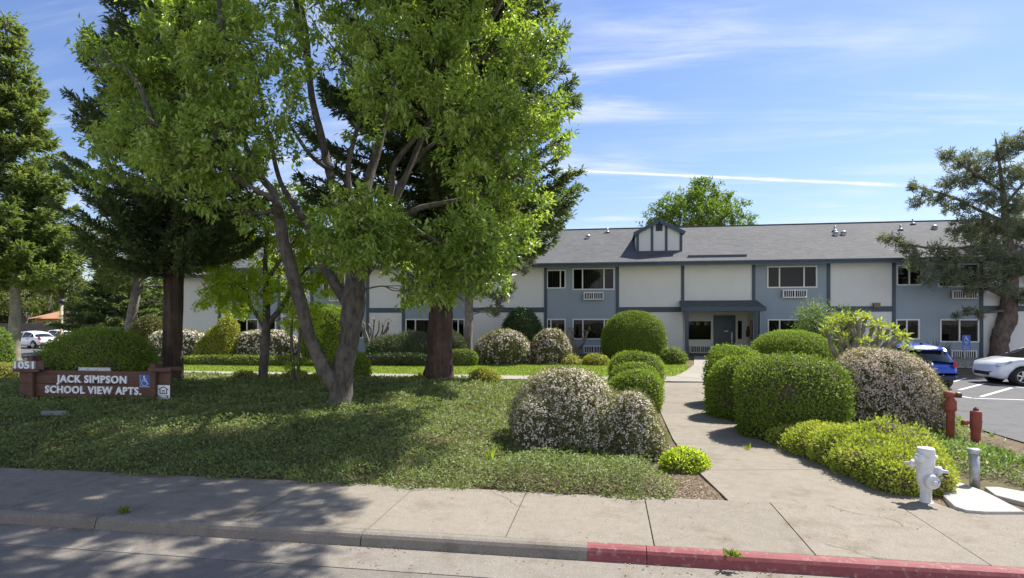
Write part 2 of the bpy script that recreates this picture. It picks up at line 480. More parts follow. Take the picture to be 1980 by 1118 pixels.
ORG = {}
def tag(o, label=None, cat=None, group=None, kind=None):
    for k, v in (('label', label), ('category', cat), ('group', group), ('kind', kind)):
        if v: o[k] = v
    return o
def empty(name, loc, label, cat, group=None):
    o = bpy.data.objects.new(name, None); COL.objects.link(o)
    o.location = loc; o.empty_display_size = 0.2; ORG[o.name] = Vector(loc)
    return tag(o, label, cat, group)
def link(name, me, parent=None, loc=(0, 0, 0)):
    o = bpy.data.objects.new(name, me); COL.objects.link(o)
    if parent is not None: o.parent = parent
    else: o.location = loc
    return o
def part(name, mb, mats, parent, bevel=0, label=None, kind=None):
    org = ORG[parent.name]
    o = link(name, mb.mesh(name, mats, org), parent); ORG[o.name] = org
    if bevel: add_bevel(o, bevel)
    return tag(o, label, kind=kind)
def single(name, mb, mats, loc, label, cat, group=None, bevel=0):
    o = link(name, mb.mesh(name, mats, loc), None, loc); ORG[o.name] = Vector(loc)
    if bevel: add_bevel(o, bevel)
    return tag(o, label, cat, group)
def structure(name, mb, mats, kind='structure'):
    o = link(name, mb.mesh(name, mats)); ORG[o.name] = Vector((0, 0, 0))
    return tag(o, kind=kind)
def add_bevel(o, w, seg=2):
    b = o.modifiers.new('bevel', 'BEVEL'); b.width = w; b.segments = seg; b.limit_method = 'ANGLE'; b.angle_limit = R(35)
def copy_tree(o, parent=None):
    c = o.copy(); COL.objects.link(c); c.parent = parent
    for ch in list(o.children): copy_tree(ch, c)
    return c

def text_mesh(body, size, extrude=0.006, offset=0.0, spacing=1.0, align='CENTER'):
    cu = bpy.data.curves.new('lettering', 'FONT'); cu.body = body; cu.size = size; cu.extrude = extrude; cu.offset = offset
    cu.align_x = align; cu.align_y = 'CENTER'; cu.space_character = spacing; cu.resolution_u = 3
    t = bpy.data.objects.new('lettering', cu); COL.objects.link(t)
    dg = bpy.context.evaluated_depsgraph_get()
    me = bpy.data.meshes.new_from_object(t.evaluated_get(dg))
    n = len(me.vertices); co = np.zeros(n * 3); me.vertices.foreach_get('co', co)
    faces = [tuple(p.vertices) for p in me.polygons]
    bpy.data.objects.remove(t); bpy.data.curves.remove(cu); bpy.data.meshes.remove(me)
    return co.reshape(-1, 3), faces
def add_text(mb, body, size, centre, width=None, rotz=0.0, mat=0, **kw):
    """letters standing upright in the plane facing -Y (before rotz), centred at the point"""
    co, faces = text_mesh(body, size, **kw)
    ext = co.max(0) - co.min(0); co = co - (co.max(0) + co.min(0)) / 2
    if width: co[:, 0] *= width / ext[0]
    c, s = math.cos(rotz), math.sin(rotz)
    x, y = co[:, 0], -co[:, 2]
    v = np.stack([x * c - y * s, x * s + y * c, co[:, 1]], -1) + np.asarray(tuple(centre))
    mb.add(v, faces, mat)
def access_symbol(mb, c, s, rotz=0.0, mat=0):
    """the wheelchair symbol, height s, as a thin raised shape facing -Y"""
    cr, sr = math.cos(rotz), math.sin(rotz)
    def P(x, z, y): return (c[0] + x * s * cr - y * sr, c[1] + x * s * sr + y * cr, c[2] + z * s)
    def strip(pts, w):
        for (x0, z0), (x1, z1) in zip(pts[:-1], pts[1:]):
            dx, dz = x1 - x0, z1 - z0; l = math.hypot(dx, dz) + 1e-9
            nx, nz = -dz / l * w / 2, dx / l * w / 2
            ex, ez = dx / l * w * 0.3, dz / l * w * 0.3
            q = [(x0 - nx - ex, z0 - nz - ez), (x1 - nx + ex, z1 - nz + ez), (x1 + nx + ex, z1 + nz + ez), (x0 + nx - ex, z0 + nz - ez)]
            mb.prism([P(a, b, -0.003) for a, b in q], tuple(np.array(P(0, 0, -0.001)) - np.array(P(0, 0, -0.003))), mat)
    head = [(0.075 * math.cos(t) - 0.07, 0.43 + 0.075 * math.sin(t)) for t in np.linspace(0, 2 * math.pi, 12, endpoint=False)]
    mb.prism([P(a, b, -0.003) for a, b in head], tuple(np.array(P(0, 0, -0.001)) - np.array(P(0, 0, -0.003))), mat)
    strip([(-0.07, 0.33), (-0.05, 0.0), (0.17, 0.0), (0.27, -0.3), (0.36, -0.27)], 0.095)
    strip([(-0.06, 0.17), (0.15, 0.17)], 0.07)
    strip([(-0.03 + 0.29 * math.cos(t), -0.17 + 0.29 * math.sin(t)) for t in np.linspace(R(125), R(345), 14)], 0.075)

# ------------------------------------------------------------------ the lie of the land
def ss(a, b, x):
    t = np.clip((x - a) / (b - a), 0, 1); return t * t * (3 - 2 * t)
def H(x, y):
    x = np.asarray(x, float); y = np.asarray(y, float)
    h = 0.13 + 0.020 * np.clip(y - 7.56, 0, 23.4)
    h = h + 0.27 * ss(7.5, 10.3, y) * (1 - ss(16.6, 19.3, y)) * (1 - ss(-3.2, 0.6, x + 0.12 * (y - 8))) * ss(-24, -18, x)
    low = ss(4.8, 7.4, x) * (1 - ss(26.8, 28.6, y))
    h = h * (1 - low) + 0.03 * low
    far_left = 1 - ss(-28, -20, x)
    h = h * (1 - far_left) + 0.02 * far_left
    h = h * (1 - ss(44, 55, y)) + 0.0 * y
    return h
def ground_at(px, py):
    r = raydir(px, py); d = 4.0
    p0 = None
    while d < 200:
        p = Vector((0, 0, CAMZ)) + r * d
        if p.z <= float(H(p.x, p.y)): break
        d += 0.02 if d < 40 else 0.1
    return p, d

# ------------------------------------------------------------------ leaves
def unit(v): return v / (np.linalg.norm(v, axis=1)[:, None] + 1e-9)
def add_leaves(mb, P, T, Nn, L, W, mat=0, fold=0.18):
    """P base points, T tip direction, Nn leaf normal (made square to T), L length, W width"""
    T = unit(T); S = unit(np.cross(T, Nn)); Nn = np.cross(S, T)
    L = np.broadcast_to(np.asarray(L, float), (len(P),))[:, None]; W = np.broadcast_to(np.asarray(W, float), (len(P),))[:, None]
    a = P; c = P + T * L
    m = P + T * L * 0.45 + Nn * W * fold
    V = np.stack([a, m - S * W / 2, c, m + S * W / 2], 1).reshape(-1, 3)
    F = np.arange(len(P) * 4).reshape(-1, 4)
    mb.add(V, F, mat)
def rand_dirs(n, rng=RNG): return unit(rng.normal(size=(n, 3)))

# ================================================================== SETTING
def profile_strip(mb, prof, x0, x1, mat=0):
    """a profile in the YZ plane swept along X"""
    mb.prism([(x0, y, z) for y, z in prof], (x1 - x0, 0, 0), mat)

def build_setting():
    # road with a fine sheet near the camera and a coarse one far away
    mb = MB(); xs = np.array([-400, -60, -25, 25, 60, 400.]); ys = np.array([-300, -40, -6, 5.33])
    X, Y = np.meshgrid(xs, ys); mb.sheet(X, Y, np.zeros_like(X)); structure('road', mb, M_road)
    mb = MB(); X, Y = np.meshgrid(np.array([-400., -30, 30, 400]), np.array([5.32, 5.83])); mb.sheet(X, Y, 0.006 + (Y > 5.5) * 0.02)
    structure('gutter', mb, M_gutter)
    # kerb: separate lengths with open joints
    prof = [(5.79, -0.05), (5.80, 0.02), (5.825, 0.105), (5.845, 0.135), (5.88, 0.15), (5.945, 0.152), (5.945, -0.05)]
    cuts = [-60, -30, -20, -14.6, -10.1, -5.65, -2.52, -0.2]
    mb = MB()
    for a, b in zip(cuts[:-1], cuts[1:]): profile_strip(mb, prof, a + 0.006, b - (0.006 if b != -0.2 else 0))
    o = structure('kerb', mb, M_curb)
    mb = MB()
    for a, b in zip([-0.2, 0.37, 6.4, 12, 60], [0.37, 6.4, 12, 60]): profile_strip(mb, prof, a + (0.004 if a > 0 else 0), b - 0.004)
    structure('red_painted_kerb', mb, M_red)
    # sidewalk slabs
    mb = MB(); joints = [-60, -40] + list(np.arange(-20.2, 30, 1.475) ) + [45, 60]
    rr = random.Random(3)
    for a, b in zip(joints[:-1], joints[1:]):
        z = 0.150 + rr.uniform(-0.003, 0.003)
        x0, x1 = a + 0.006, b - 0.006
        mb.prism([(x0, 5.958, 0.0), (x0, 5.958, z - 0.004), (x0, 5.966, z), (x0, 7.55, z + 0.012), (x0, 7.56, z + 0.006), (x0, 7.56, 0.0)], (x1 - x0, 0, 0))
    structure('sidewalk', mb, M_walk)
    mb = MB(); X, Y = np.meshgrid(np.array([-60., 60]), np.array([5.9, 7.6])); mb.sheet(X, Y, np.full_like(X, 0.128)); structure('joint_bed', mb, M_soil)
    # ground out to the horizon
    xs = np.concatenate([[-700, -400, -200, -120, -80, -60], np.arange(-50, -18, 1.5), np.arange(-18, 9, 0.35), np.arange(9, 40, 1.5), [50, 80, 150, 400, 700]])
    ys = np.concatenate([np.arange(7.5, 21, 0.3), np.arange(21, 36, 0.8), np.arange(36, 60, 2), [70, 90, 140, 300, 900]])
    X, Y = np.meshgrid(xs, ys); Z = H(X, Y)
    rg = np.random.default_rng(2); near = (Y < 34) & (np.abs(X) < 30)
    Z = Z + near * rg.normal(0, 0.006, Z.shape)
    mb = MB(); mb.sheet(X, Y, Z); structure('ground', mb, M_soil)

    # garden path from the sidewalk, joined by the long path in front of the lawn
    def ribbon(name, left, right, mat, off=0.03, step=0.35, gap=None):
        """slabs between a left and a right edge line; both given as matching points"""
        mb = MB(); Lp, Rp = [], []
        for i in range(len(left) - 1):
            n = max(1, int(round((np.linalg.norm(np.subtract(left[i + 1], left[i])) + np.linalg.norm(np.subtract(right[i + 1], right[i]))) / 2 / step)))
            for k in range(n):
                t = k / n
                Lp.append(np.array(left[i]) * (1 - t) + np.array(left[i + 1]) * t); Rp.append(np.array(right[i]) * (1 - t) + np.array(right[i + 1]) * t)
        Lp.append(np.array(left[-1])); Rp.append(np.array(right[-1]))
        W = np.linspace(0, 1, 7)
        def row(i, shift=0.0):
            j = min(i + 1, len(Lp) - 1); k = max(i - 1, 0)
            d = (Lp[j] + Rp[j] - Lp[k] - Rp[k]); d = d / (np.linalg.norm(d) + 1e-9) * shift
            P = np.outer(1 - W, Lp[i]) + np.outer(W, Rp[i]) + d
            z = H(P[:, 0], P[:, 1]).max() * 0.5 + H(P[:, 0], P[:, 1]) * 0.5 + off
            return np.column_stack([P, z])
        n = len(Lp); i = 0; per = gap or n
        while i < n - 1:
            j = min(i + per, n - 1)
            rows = [row(k, 0.006 if (k == i and gap) else -0.006 if (k == j and gap) else 0) for k in range(i, j + 1)]
            A = np.stack(rows); mb.sheet(A[:, :, 0], A[:, :, 1], A[:, :, 2], smooth=False)
            edge = np.vstack([A[:, 0], A[-1, 1:], A[::-1, -1][1:], A[0, ::-1][1:]])
            low = edge - np.array([0, 0, 0.12]); m = len(edge)
            F = [(a, a + m, (a + 1) + m, a + 1) for a in range(m - 1)]
            mb.add(np.vstack([edge, low]), F)
            i = j
        return structure(name, mb, mat)
    ribbon('garden_path',
           [(1.46, 7.57), (1.24, 9.2), (1.16, 11.0), (1.18, 13.8), (1.45, 17.0), (1.75, 19.3)],
           [(4.0, 7.57), (3.15, 9.6), (2.72, 11.0), (2.45, 13.8), (2.75, 17.0), (3.3, 19.5)], M_path, 0.025, 0.3, 5)
    ribbon('lawn_path', [(-40, 20.5), (-12, 20.6), (0.5, 20.9), (3.1, 21.5)], [(-40, 19.3), (-12, 19.4), (0.5, 19.55), (3.4, 19.55)], M_walkway, 0.03, 0.5, 3)
    ribbon('entrance_path', [(2.3, 21.2), (2.9, 23.0), (3.5, 25.4), (4.15, 29.9)], [(3.7, 19.6), (4.6, 22.4), (5.5, 25.0), (6.7, 29.9)], M_walkway, 0.036, 0.4, 4)
    # lawn
    xs = np.arange(-40, 3.3, 0.4); ys = np.linspace(20.4, 26.3, 16)
    X, Y = np.meshgrid(xs, ys)
    edge = np.interp(Y, [20.4, 21.5, 23, 25.4, 30], [1.9, 2.5, 2.95, 3.5, 4.2])
    X = np.minimum(X, edge)
    mb = MB(); mb.sheet(X, Y, H(X, Y) + 0.022); structure('lawn', mb, M_lawn)
    # car park on the right with its markings, far kerb and gravel bed
    mb = MB(); X, Y = np.meshgrid(np.array([7.75, 12, 30, 60.]), np.array([7.62, 12, 20, 27.6])); mb.sheet(X, Y, np.full_like(X, 0.055)); structure('parking_lot', mb, M_lot)
    M_line = plain('worn white road paint', (0.62, 0.63, 0.64), 0.8, var=0.2, scale=8)
    mb = MB()
    def line(p, q, w=0.11):
        p, q = np.array(p), np.array(q); d = (q - p) / np.linalg.norm(q - p); n = np.array([-d[1], d[0]]) * w / 2
        mb.add([(*(p + n), 0.060), (*(p - n), 0.060), (*(q - n), 0.060), (*(q + n), 0.060)], [(0, 1, 2, 3)])
    def gp(px, py):
        r = raydir(px, py); d = (CAMZ - 0.06) / -r.z; return (r.x * d, r.y * d)
    line(gp(1800, 763), gp(1850, 765)); line(gp(1850, 765), gp(1880, 770)); line(gp(1880, 770), gp(2060, 776)); line(gp(1855, 754), gp(1905, 741)); line(gp(1897, 767), gp(1956, 750)); line(gp(1840, 739), gp(1868, 731))
    line(gp(1905, 741), gp(2040, 757), 0.09)
    structure('parking_markings', mb, M_line)
    mb = MB(); mb.box(7.6, 60, 27.6, 27.78, 0.0, 0.20); mb.box(7.58, 7.74, 17.0, 27.59, -0.05, 0.17); structure('parking_kerb', mb, M_pad)
    X, Y = np.meshgrid(np.linspace(7.7, 60, 30), np.linspace(27.79, 30.95, 8)); mb = MB(); mb.sheet(X, Y, np.maximum(H(X, Y), 0.16) + 0.03); structure('gravel_bed', mb, M_gravel)
    # asphalt of the drive far off to the left
    mb = MB(); X, Y = np.meshgrid(np.array([-90., -60, -29]), np.array([30, 40, 47.])); mb.sheet(X, Y, np.full_like(X, 0.05)); structure('driveway', mb, M_lot)
build_setting()

# ================================================================== APARTMENT BUILDING
YF = 31.0                       # facade plane
def fx(px, Y=YF): return on_y(px, HY, Y).x
def fz(px, py, Y=YF): return on_y(px, py, Y).z
ZB, ZT = 0.40, 5.12             # wall foot, soffit
ROOF_K = 0.4244
def roof_z(y): return 5.29 + ROOF_K * (y - 30.35)

def wall_holes(mb, x0, x1, z0, z1, Y, holes, depth=0.16, mat=0):
    """wall skin facing -Y with rectangular openings and their reveals"""
    xs = sorted({x0, x1, *[h[i] for h in holes for i in (0, 1)]}); zs = sorted({z0, z1, *[h[i] for h in holes for i in (2, 3)]})
    for a, b in zip(xs[:-1], xs[1:]):
        for c, d in zip(zs[:-1], zs[1:]):
            mx, mz = (a + b) / 2, (c + d) / 2
            if any(h[0] < mx < h[1] and h[2] < mz < h[3] for h in holes): continue
            mb.add([(a, Y, c), (b, Y, c), (b, Y, d), (a, Y, d)], [(0, 1, 2, 3)], mat)
    for h in holes:
        a, b, c, d = h; y2 = Y + depth
        mb.add([(a, Y, c), (b, Y, c), (b, Y, d), (a, Y, d), (a, y2, c), (b, y2, c), (b, y2, d), (a, y2, d)],
               [(0, 4, 5, 1), (1, 5, 6, 2), (2, 6, 7, 3), (3, 7, 4, 0)], mat)
    for x in (x0, x1): mb.add([(x, Y, z0), (x, Y + depth, z0), (x, Y + depth, z1), (x, Y, z1)], [(0, 1, 2, 3)], mat)

def make_window(root, x0, x1, z0, z1, Y, lites, blinds=(), seed=0, glass=None):
    """lites = fractions of the mullions; blinds = indices of lites with vertical blinds"""
    t = 0.062
    mb = MB(); ya, yb = Y - 0.035, Y + 0.055
    mb.box(x0, x1, ya, yb, z0, z0 + t); mb.box(x0, x1, ya, yb, z1 - t, z1)
    mb.box(x0, x0 + t, ya + .002, yb, z0 + t, z1 - t); mb.box(x1 - t, x1, ya + .002, yb, z0 + t, z1 - t)
    xs = [x0 + t] + [x0 + (x1 - x0) * f for f in lites] + [x1 - t]
    for f in lites:
        xm = x0 + (x1 - x0) * f; mb.box(xm - 0.03, xm + 0.03, ya + .006, yb - .004, z0 + t, z1 - t)
    w = part('window', mb, M_wframe, root)
    g = MB()
    for a, b in zip(xs[:-1], xs[1:]): g.add([(a, Y + 0.02, z0 + t * .9), (b, Y + 0.02, z0 + t * .9), (b, Y + 0.02, z1 - t * .9), (a, Y + 0.02, z1 - t * .9)], [(0, 1, 2, 3)])
    part('pane', g, glass or M_glass, w)
    rr = random.Random(seed)
    if blinds:
        for i in blinds:
            b_ = MB(); a, b = xs[i], xs[i + 1]; x = a + 0.05
            while x < b - 0.03:
                th = rr.gauss(1.15, 0.12); dx, dy = 0.042 * math.cos(th), 0.042 * math.sin(th)
                zb = z0 + t + 0.05 + rr.uniform(0, 0.02)
                b_.add([(x - dx, Y + .13 - dy, zb), (x + dx, Y + .13 + dy, zb), (x + dx, Y + .13 + dy, z1 - t), (x - dx, Y + .13 - dy, z1 - t)], [(0, 1, 2, 3)])
                x += 0.088
            part('blind', b_, M_blind, w)
    return w

def make_ac(root, x0, x1, z0, z1, Y):
    mb = MB(); y0 = Y - 0.20; t = 0.05
    mb.box(x0, x1, y0 + 0.03, Y, z0 + .015, z1 - .015); a = part('air_conditioner', mb, M_dark, root)
    mb = MB()
    for c, d in ((z0, z0 + t), (z1 - t, z1)): mb.box(x0 - .01, x1 + .01, y0, Y - .002, c, d)
    xm = (x0 + x1) / 2
    for p, q in ((x0 - .008, x0 + t), (xm - .03, xm + .03), (x1 - t, x1 + .008)): mb.box(p, q, y0 + .002, y0 + 0.1, z0 + t, z1 - t)
    n = 5
    for p, q in ((x0 + t, xm - .03), (xm + .03, x1 - t)):
        for k in range(1, n): x = p + (q - p) * k / n; mb.box(x - 0.014, x + 0.014, y0 + .008, y0 + .04, z0 + t, z1 - t)
    part('grille', mb, M_wframe, a)

def build_apartments():
    root = empty('apartment_building', (fx(1320), YF, ZB), 'long two storey apartment building with grey shingle roof, cream and grey blue panels', 'building')
    T = 0.14                                              # half width of a vertical trim board, roughly
    xe = {k: fx(k) for k in (424, 452, 540, 603, 711, 780, 910, 1055, 1194, 1320, 1457, 1602, 1728, 1897)}
    right_end = fx(1897) + 22
    def band(px): return 2.80, 3.05
    # ---- bays: (left px, right px, material, windows)
    U, Lw = (3.93, 5.06), (1.37, 2.44)
    def W(pa, pb, z, lites, blinds=(), glass=None): return (fx(pa), fx(pb), z[0], z[1], lites, blinds)
    bays = [
        (424, 452, M_white, []),
        (452, 540, M_blue, [W(456, 500, U, [.5], (0,)), W(456, 500, Lw, [.5], (1,)), W(517, 534, U, []), W(517, 534, Lw, [])]),
        (540, 603, M_white, []),
        (603, 711, M_blue, [W(624, 668, U, [.28, .72], (1,)), W(684, 702, U, [.5]), W(624, 668, Lw, [.28, .72], (1,)), W(686, 703, Lw, [.5])]),
        (711, 780, M_white, []),
        (780, 910, M_blue, [W(784, 862, U, [.25, .75], (1,)), W(874, 899, U, [.5]), W(784, 862, Lw, [.25, .75], (1,)), W(873, 899, Lw, [.5])]),
        (910, 1055, M_white, []),
        (1055, 1194, M_blue, [W(1057, 1094, (4.02, 5.00), [.72], (0,)), W(1107, 1188.5, (3.93, 5.06), [.24, .75], (1,)), W(1057, 1094, (1.40, 2.44), [.22]), W(1107, 1188, (1.37, 2.44), [.25, .76], (2,))]),
        (1194, 1320, M_white, []),
        (1457, 1602, M_blue, [W(1483, 1580, (3.95, 5.03), [.25, .74]), W(1484, 1578, (1.37, 2.42), [.25, .75], (0, 2))]),
        (1602, 1728, M_white, []),
        (1728, 1897, M_blue, [W(1733, 1783, (4.02, 5.00), [.5]), W(1813, 1893, (3.93, 5.03), [.5], (1,)), W(1732, 1778, (1.45, 2.42), [.46], (1,)), W(1817, 1893, (1.32, 2.42), [.5], (1,))]),
    ]
    k = 0
    for pa, pb, m, wins in bays:
        x0, x1 = fx(pa), fx(pb)
        mb = MB(); wall_holes(mb, x0, x1, ZB - .4, ZT, YF, [w[:4] for w in wins])
        part('wall', mb, m, root)
        for w in wins:
            k += 1; make_window(root, w[0], w[1], w[2], w[3], YF, w[4], w[5], seed=k)
        if m is M_white:
            b = MB(); b.box(x0 + .07, x1 - .07, YF - .028, YF + .02, 2.78, 3.04); part('trim_board', b, M_trim, root)
    # more bays beyond the right edge of the photograph
    x = fx(1897); bw = fx(1897) - fx(1728)
    for m, wd in ((M_white, 3.2), (M_blue, 3.9), (M_white, 3.2), (M_blue, 3.9), (M_white, 7.8)):
        holes = [(x + .4, x + 2.3, 3.95, 5.03), (x + .4, x + 2.3, 1.37, 2.42)] if m is M_blue else []
        mb = MB(); wall_holes(mb, x, x + wd, ZB - .4, ZT, YF, holes); part('wall', mb, m, root)
        for h in holes: make_window(root, *h, YF, [.5])
        b = MB()
        if m is M_white: b.box(x + .07, x + wd - .07, YF - .028, YF + .02, 2.78, 3.04)
        b.box(x + wd - .08, x + wd + .08, YF - .04, YF + .02, ZB - .3, ZT); part('trim_board', b, M_trim, root)
        x += wd
    for p in (424, 452, 540, 603, 711, 780, 910, 1055, 1194, 1602, 1728, 1897):
        b = MB(); b.box(fx(p) - .075, fx(p) + .075, YF - .045, YF + .02, ZB - .3, ZT); part('trim_board', b, M_trim, root)
    for p in (1320, 1457):
        b = MB(); b.box(fx(p) - .075, fx(p) + .075, YF - .045, YF + .02, 3.30, ZT); part('trim_board', b, M_trim, root)
    for a, b, z in ((1129, 1167, 3.42), (1512, 1558, 3.46), (1838, 1886, 3.37), (1129, 1168, .66), (1836, 1884, .56), (815, 846, 3.42), (640, 664, 3.42), (478, 495, 3.42)):
        make_ac(root, fx(a), fx(b), z, z + 0.40, YF)
    # dim rooms behind the openings
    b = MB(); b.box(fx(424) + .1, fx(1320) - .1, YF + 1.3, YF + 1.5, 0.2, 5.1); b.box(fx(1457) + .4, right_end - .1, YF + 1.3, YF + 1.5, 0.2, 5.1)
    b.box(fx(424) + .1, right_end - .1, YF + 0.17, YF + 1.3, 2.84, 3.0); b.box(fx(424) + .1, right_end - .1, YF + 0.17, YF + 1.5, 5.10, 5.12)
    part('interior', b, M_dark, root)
    # ---- entrance: upper wall over a recessed lobby front
    x0, x1 = fx(1320), fx(1457); yb = YF + 2.0
    xin = fx(1441)
    mb = MB(); wall_holes(mb, x0, x1, 2.82, ZT, YF, []); mb.add([(x0, YF, 2.82), (x1 + .3, YF, 2.82), (x1 + .3, yb, 2.82), (x0, yb, 2.82)], [(0, 3, 2, 1)]); part('wall', mb, M_white, root)
    bx = lambda p: fx(p, yb); bz = lambda p, q: fz(p, q, yb)
    win = (bx(1328), bx(1377), bz(1350, 659), bz(1350, 619)); side = (bx(1424), bx(1437), bz(1430, 658), bz(1430, 618)); door = (bx(1379.5), bx(1422), 0.44, bz(1400, 609.5))
    mb = MB(); wall_holes(mb, x0 - .4, x1 + .35, 0.2, 2.82, yb, [win, side, door]); part('wall', mb, M_white, root)
    mb = MB(); mb.box(x1 + .16, x1 + .3, YF - .0, yb + .1, .2, 2.815); part('wall', mb, M_white, root)
    mb = MB(); mb.box(x0 - .16, x0 - .02, YF + .002, yb + .1, .2, 2.815); part('wall', mb, M_white, root)
    make_window(root, *win, yb, [], seed=91); make_window(root, *side, yb, [], (0,), seed=92)
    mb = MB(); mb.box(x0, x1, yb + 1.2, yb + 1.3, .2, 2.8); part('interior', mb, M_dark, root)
    mb = MB(); a, b, c, d = door
    mb.box(a + .07, b - .07, yb + .03, yb + .08, c, d - .07); dr = part('front_door', mb, M_door, root)
    mb = MB(); mb.box(a, a + .07, yb - .03, yb + .1, c, d); mb.box(b - .07, b, yb - .03, yb + .1, c, d); mb.box(a + .07, b - .07, yb - .028, yb + .1, d - .07, d); part('door_frame', mb, M_door, dr)
    mb = MB(); hx = b - .17; mb.tube([(hx, yb + .03, 1.22), (hx, yb - .05, 1.24), (hx, yb - .05, 1.66), (hx, yb + .03, 1.68)], [.018] * 4, 8); mb.box(hx - .04, hx + .04, yb + .02, yb + .033, 1.14, 1.72); part('handle', mb, M_metal, dr)
    mb = MB(); cx = (a + b) / 2
    add_text(mb, '1051', .15, (cx + .02, yb + .022, 1.93), extrude=.004); part('door_number', mb, M_black, dr)
    mb = MB(); mb.box(cx + .0, cx + .2, yb + .02, yb + .032, 1.76, 1.81); part('name_plate', mb, M_letter, dr)
    make_ac(root, bx(1334), bx(1373), .62, 1.02, yb)
    b = MB(); b.box(x0 + .0, bx(1379), yb - .03, yb + .01, .42, .56); part('trim_board', b, M_trim, root)
    # notice board and mailbox on the side wall of the lobby
    b = MB(); xw = x1 + .16; b.box(xw - .05, xw, YF + .75, YF + 1.25, 1.4, 2.35); nb = part('notice_board', b, M_wood, root)
    b = MB(); b.box(xw - .055, xw - .048, YF + .80, YF + 1.20, 1.46, 2.29); part('notice_sheet', b, plain('faded notice paper', (.45, .28, .17), .8, var=.3, scale=4), nb)
    b = MB(); b.box(xw - .14, xw, YF + 1.5, YF + 1.75, 1.5, 1.85); b.box(xw - .1, xw, YF + 1.58, YF + 1.66, 1.85, 2.05); part('mailbox', b, M_black, root)
    # porch roof on two posts
    pl, pr = x0 - .16, fx(1470) + .02; y0 = YF - 1.0
    b = MB(); b.add([(pl, y0, 3.0), (pr, y0, 3.0), (pr - .2, YF - .03, 3.36), (pl, YF - .03, 3.36), (pl, y0, 2.95), (pr, y0, 2.95), (pr - .2, YF - .03, 3.30), (pl, YF - .03, 3.30)],
                    [(0, 1, 2, 3), (7, 6, 5, 4), (0, 4, 5, 1), (1, 5, 6, 2), (3, 2, 6, 7), (0, 3, 7, 4)]); pf = part('porch_roof', b, M_roof, root)
    b = MB(); b.box(pl - .02, pr + .02, y0 - .03, y0, 2.80, 3.01); b.box(pl + .02, pl + .12, y0, YF, 2.8, 2.96); b.box(pr - .12, pr - .02, y0, YF, 2.8, 2.96); part('fascia', b, M_trim, pf)
    b = MB(); b.box(pl + .13, pr - .13, y0 + .05, YF + .01, 2.832, 2.86); part('soffit', b, M_white, pf)
    for xp in (fx(1329, y0) - .09, fx(1464, y0) - .09):
        b = MB(); b.box(xp, xp + .16, y0 + .02, y0 + .18, .35, 2.80); part('porch_post', b, M_trim, root)
    b = MB(); b.tube([(fx(1470, y0 + .1), y0 + .1, 2.8), (fx(1470, y0 + .1), y0 + .1, .45)], [.035, .035], 8); part('downspout', b, M_blue, root)
    b = MB(); b.box(fx(1320) - .0, fx(1462), y0 - .4, yb + .02, .2, .44); part('porch_floor', b, M_pad, root)
    # ---- roof
    xl, xr = fx(424) - .45, right_end + .4; yr, ybk = 36.5, 42.65
    zr = roof_z(yr); b = MB()
    ym = np.array([30.35, yr, ybk]); zz = np.array([5.29, zr, 5.29])
    for (ya, za), (yb2, zb2) in (((30.35, 5.29), (yr, zr)), ((yr, zr), (ybk, 5.29))):
        b.add([(xl, ya, za), (xr, ya, za), (xr, yb2, zb2), (xl, yb2, zb2), (xl, ya, za - .1), (xr, ya, za - .1), (xr, yb2, zb2 - .1), (xl, yb2, zb2 - .1)],
              [(0, 1, 2, 3), (7, 6, 5, 4), (0, 4, 5, 1), (0, 3, 7, 4), (1, 5, 6, 2)])
    roof = part('roof', b, M_roof, root)
    b = MB(); b.box(xl, xr, yr - .09, yr + .09, zr - .03, zr + .035); part('ridge_cap', b, M_roof, roof)
    b = MB(); b.box(xl, xr, 30.27, 30.34, 5.08, 5.27); b.box(xl, xr, 30.22, 30.27, 5.20, 5.28); part('fascia', b, M_trim, roof)
    b = MB(); b.box(xl, xr, 30.34, YF + .0, ZT, ZT + .03); part('soffit', b, M_white, roof)
    b = MB()
    for s, (ya, za, yb2, zb2) in enumerate(((30.3, 5.24, yr, zr - .04), (yr, zr - .04, ybk, 5.24))): b.bar((xl - .03, ya, za - .05), (xl - .03, yb2, zb2 - .05), .05, .2)
    part('barge_board', b, M_trim, roof)
    b = MB(); xg = fx(424); b.prism([(xg, YF, ZB - .4), (xg, 42, ZB - .4), (xg, 42, 5.12), (xg, yr, zr - .15), (xg, YF, 5.3)], (.1, 0, 0)); part('wall', b, M_white, root)
    b = MB(); b.box(fx(424), right_end, 41.9, 42.0, 0, 5.2); part('wall', b, M_white, root)
    # roof fittings
    def vent_pipe(p, q):
        r = raydir(p, q); d = (5.29 - CAMZ - ROOF_K * 30.35) / (r.z - ROOF_K * r.y); c = Vector((0, 0, CAMZ)) + r * d
        v = MB(); v.lathe([(.05, -.1), (.05, .3), (.04, .3)], c, n=10); v.lathe([(.16, 0.0), (.07, .1)], c, n=12); part('vent_pipe', v, M_galv, roof)
    def roof_hat(p, q, s=.20):
        r = raydir(p, q); d = (5.29 - CAMZ - ROOF_K * 30.35) / (r.z - ROOF_K * r.y); c = Vector((0, 0, CAMZ)) + r * d
        v = MB(); v.box(c.x - s / 2, c.x + s / 2, c.y - s / 2, c.y + s / 2, c.z - .05, c.z + .10); v.lathe([(s * .75, .10), (s * .8, .14), (s * .3, .22)], c, n=14); part('roof_vent', v, M_galv, roof)
    for p, q in ((1174.5, 450), (1614, 447), (1741, 445), (1765, 434)): vent_pipe(p, q)
    for p, q in ((1137, 461), (1616, 455), (1631, 454), (1807, 443)): roof_hat(p, q)
    r1, r2 = raydir(1330, 497), raydir(1444, 496)
    pts = []
    for r in (r1, r2):
        d = (5.29 - CAMZ - ROOF_K * 30.35) / (r.z - ROOF_K * r.y); pts.append(Vector((0, 0, CAMZ)) + r * d)
    y_ = (pts[0].y + pts[1].y) / 2
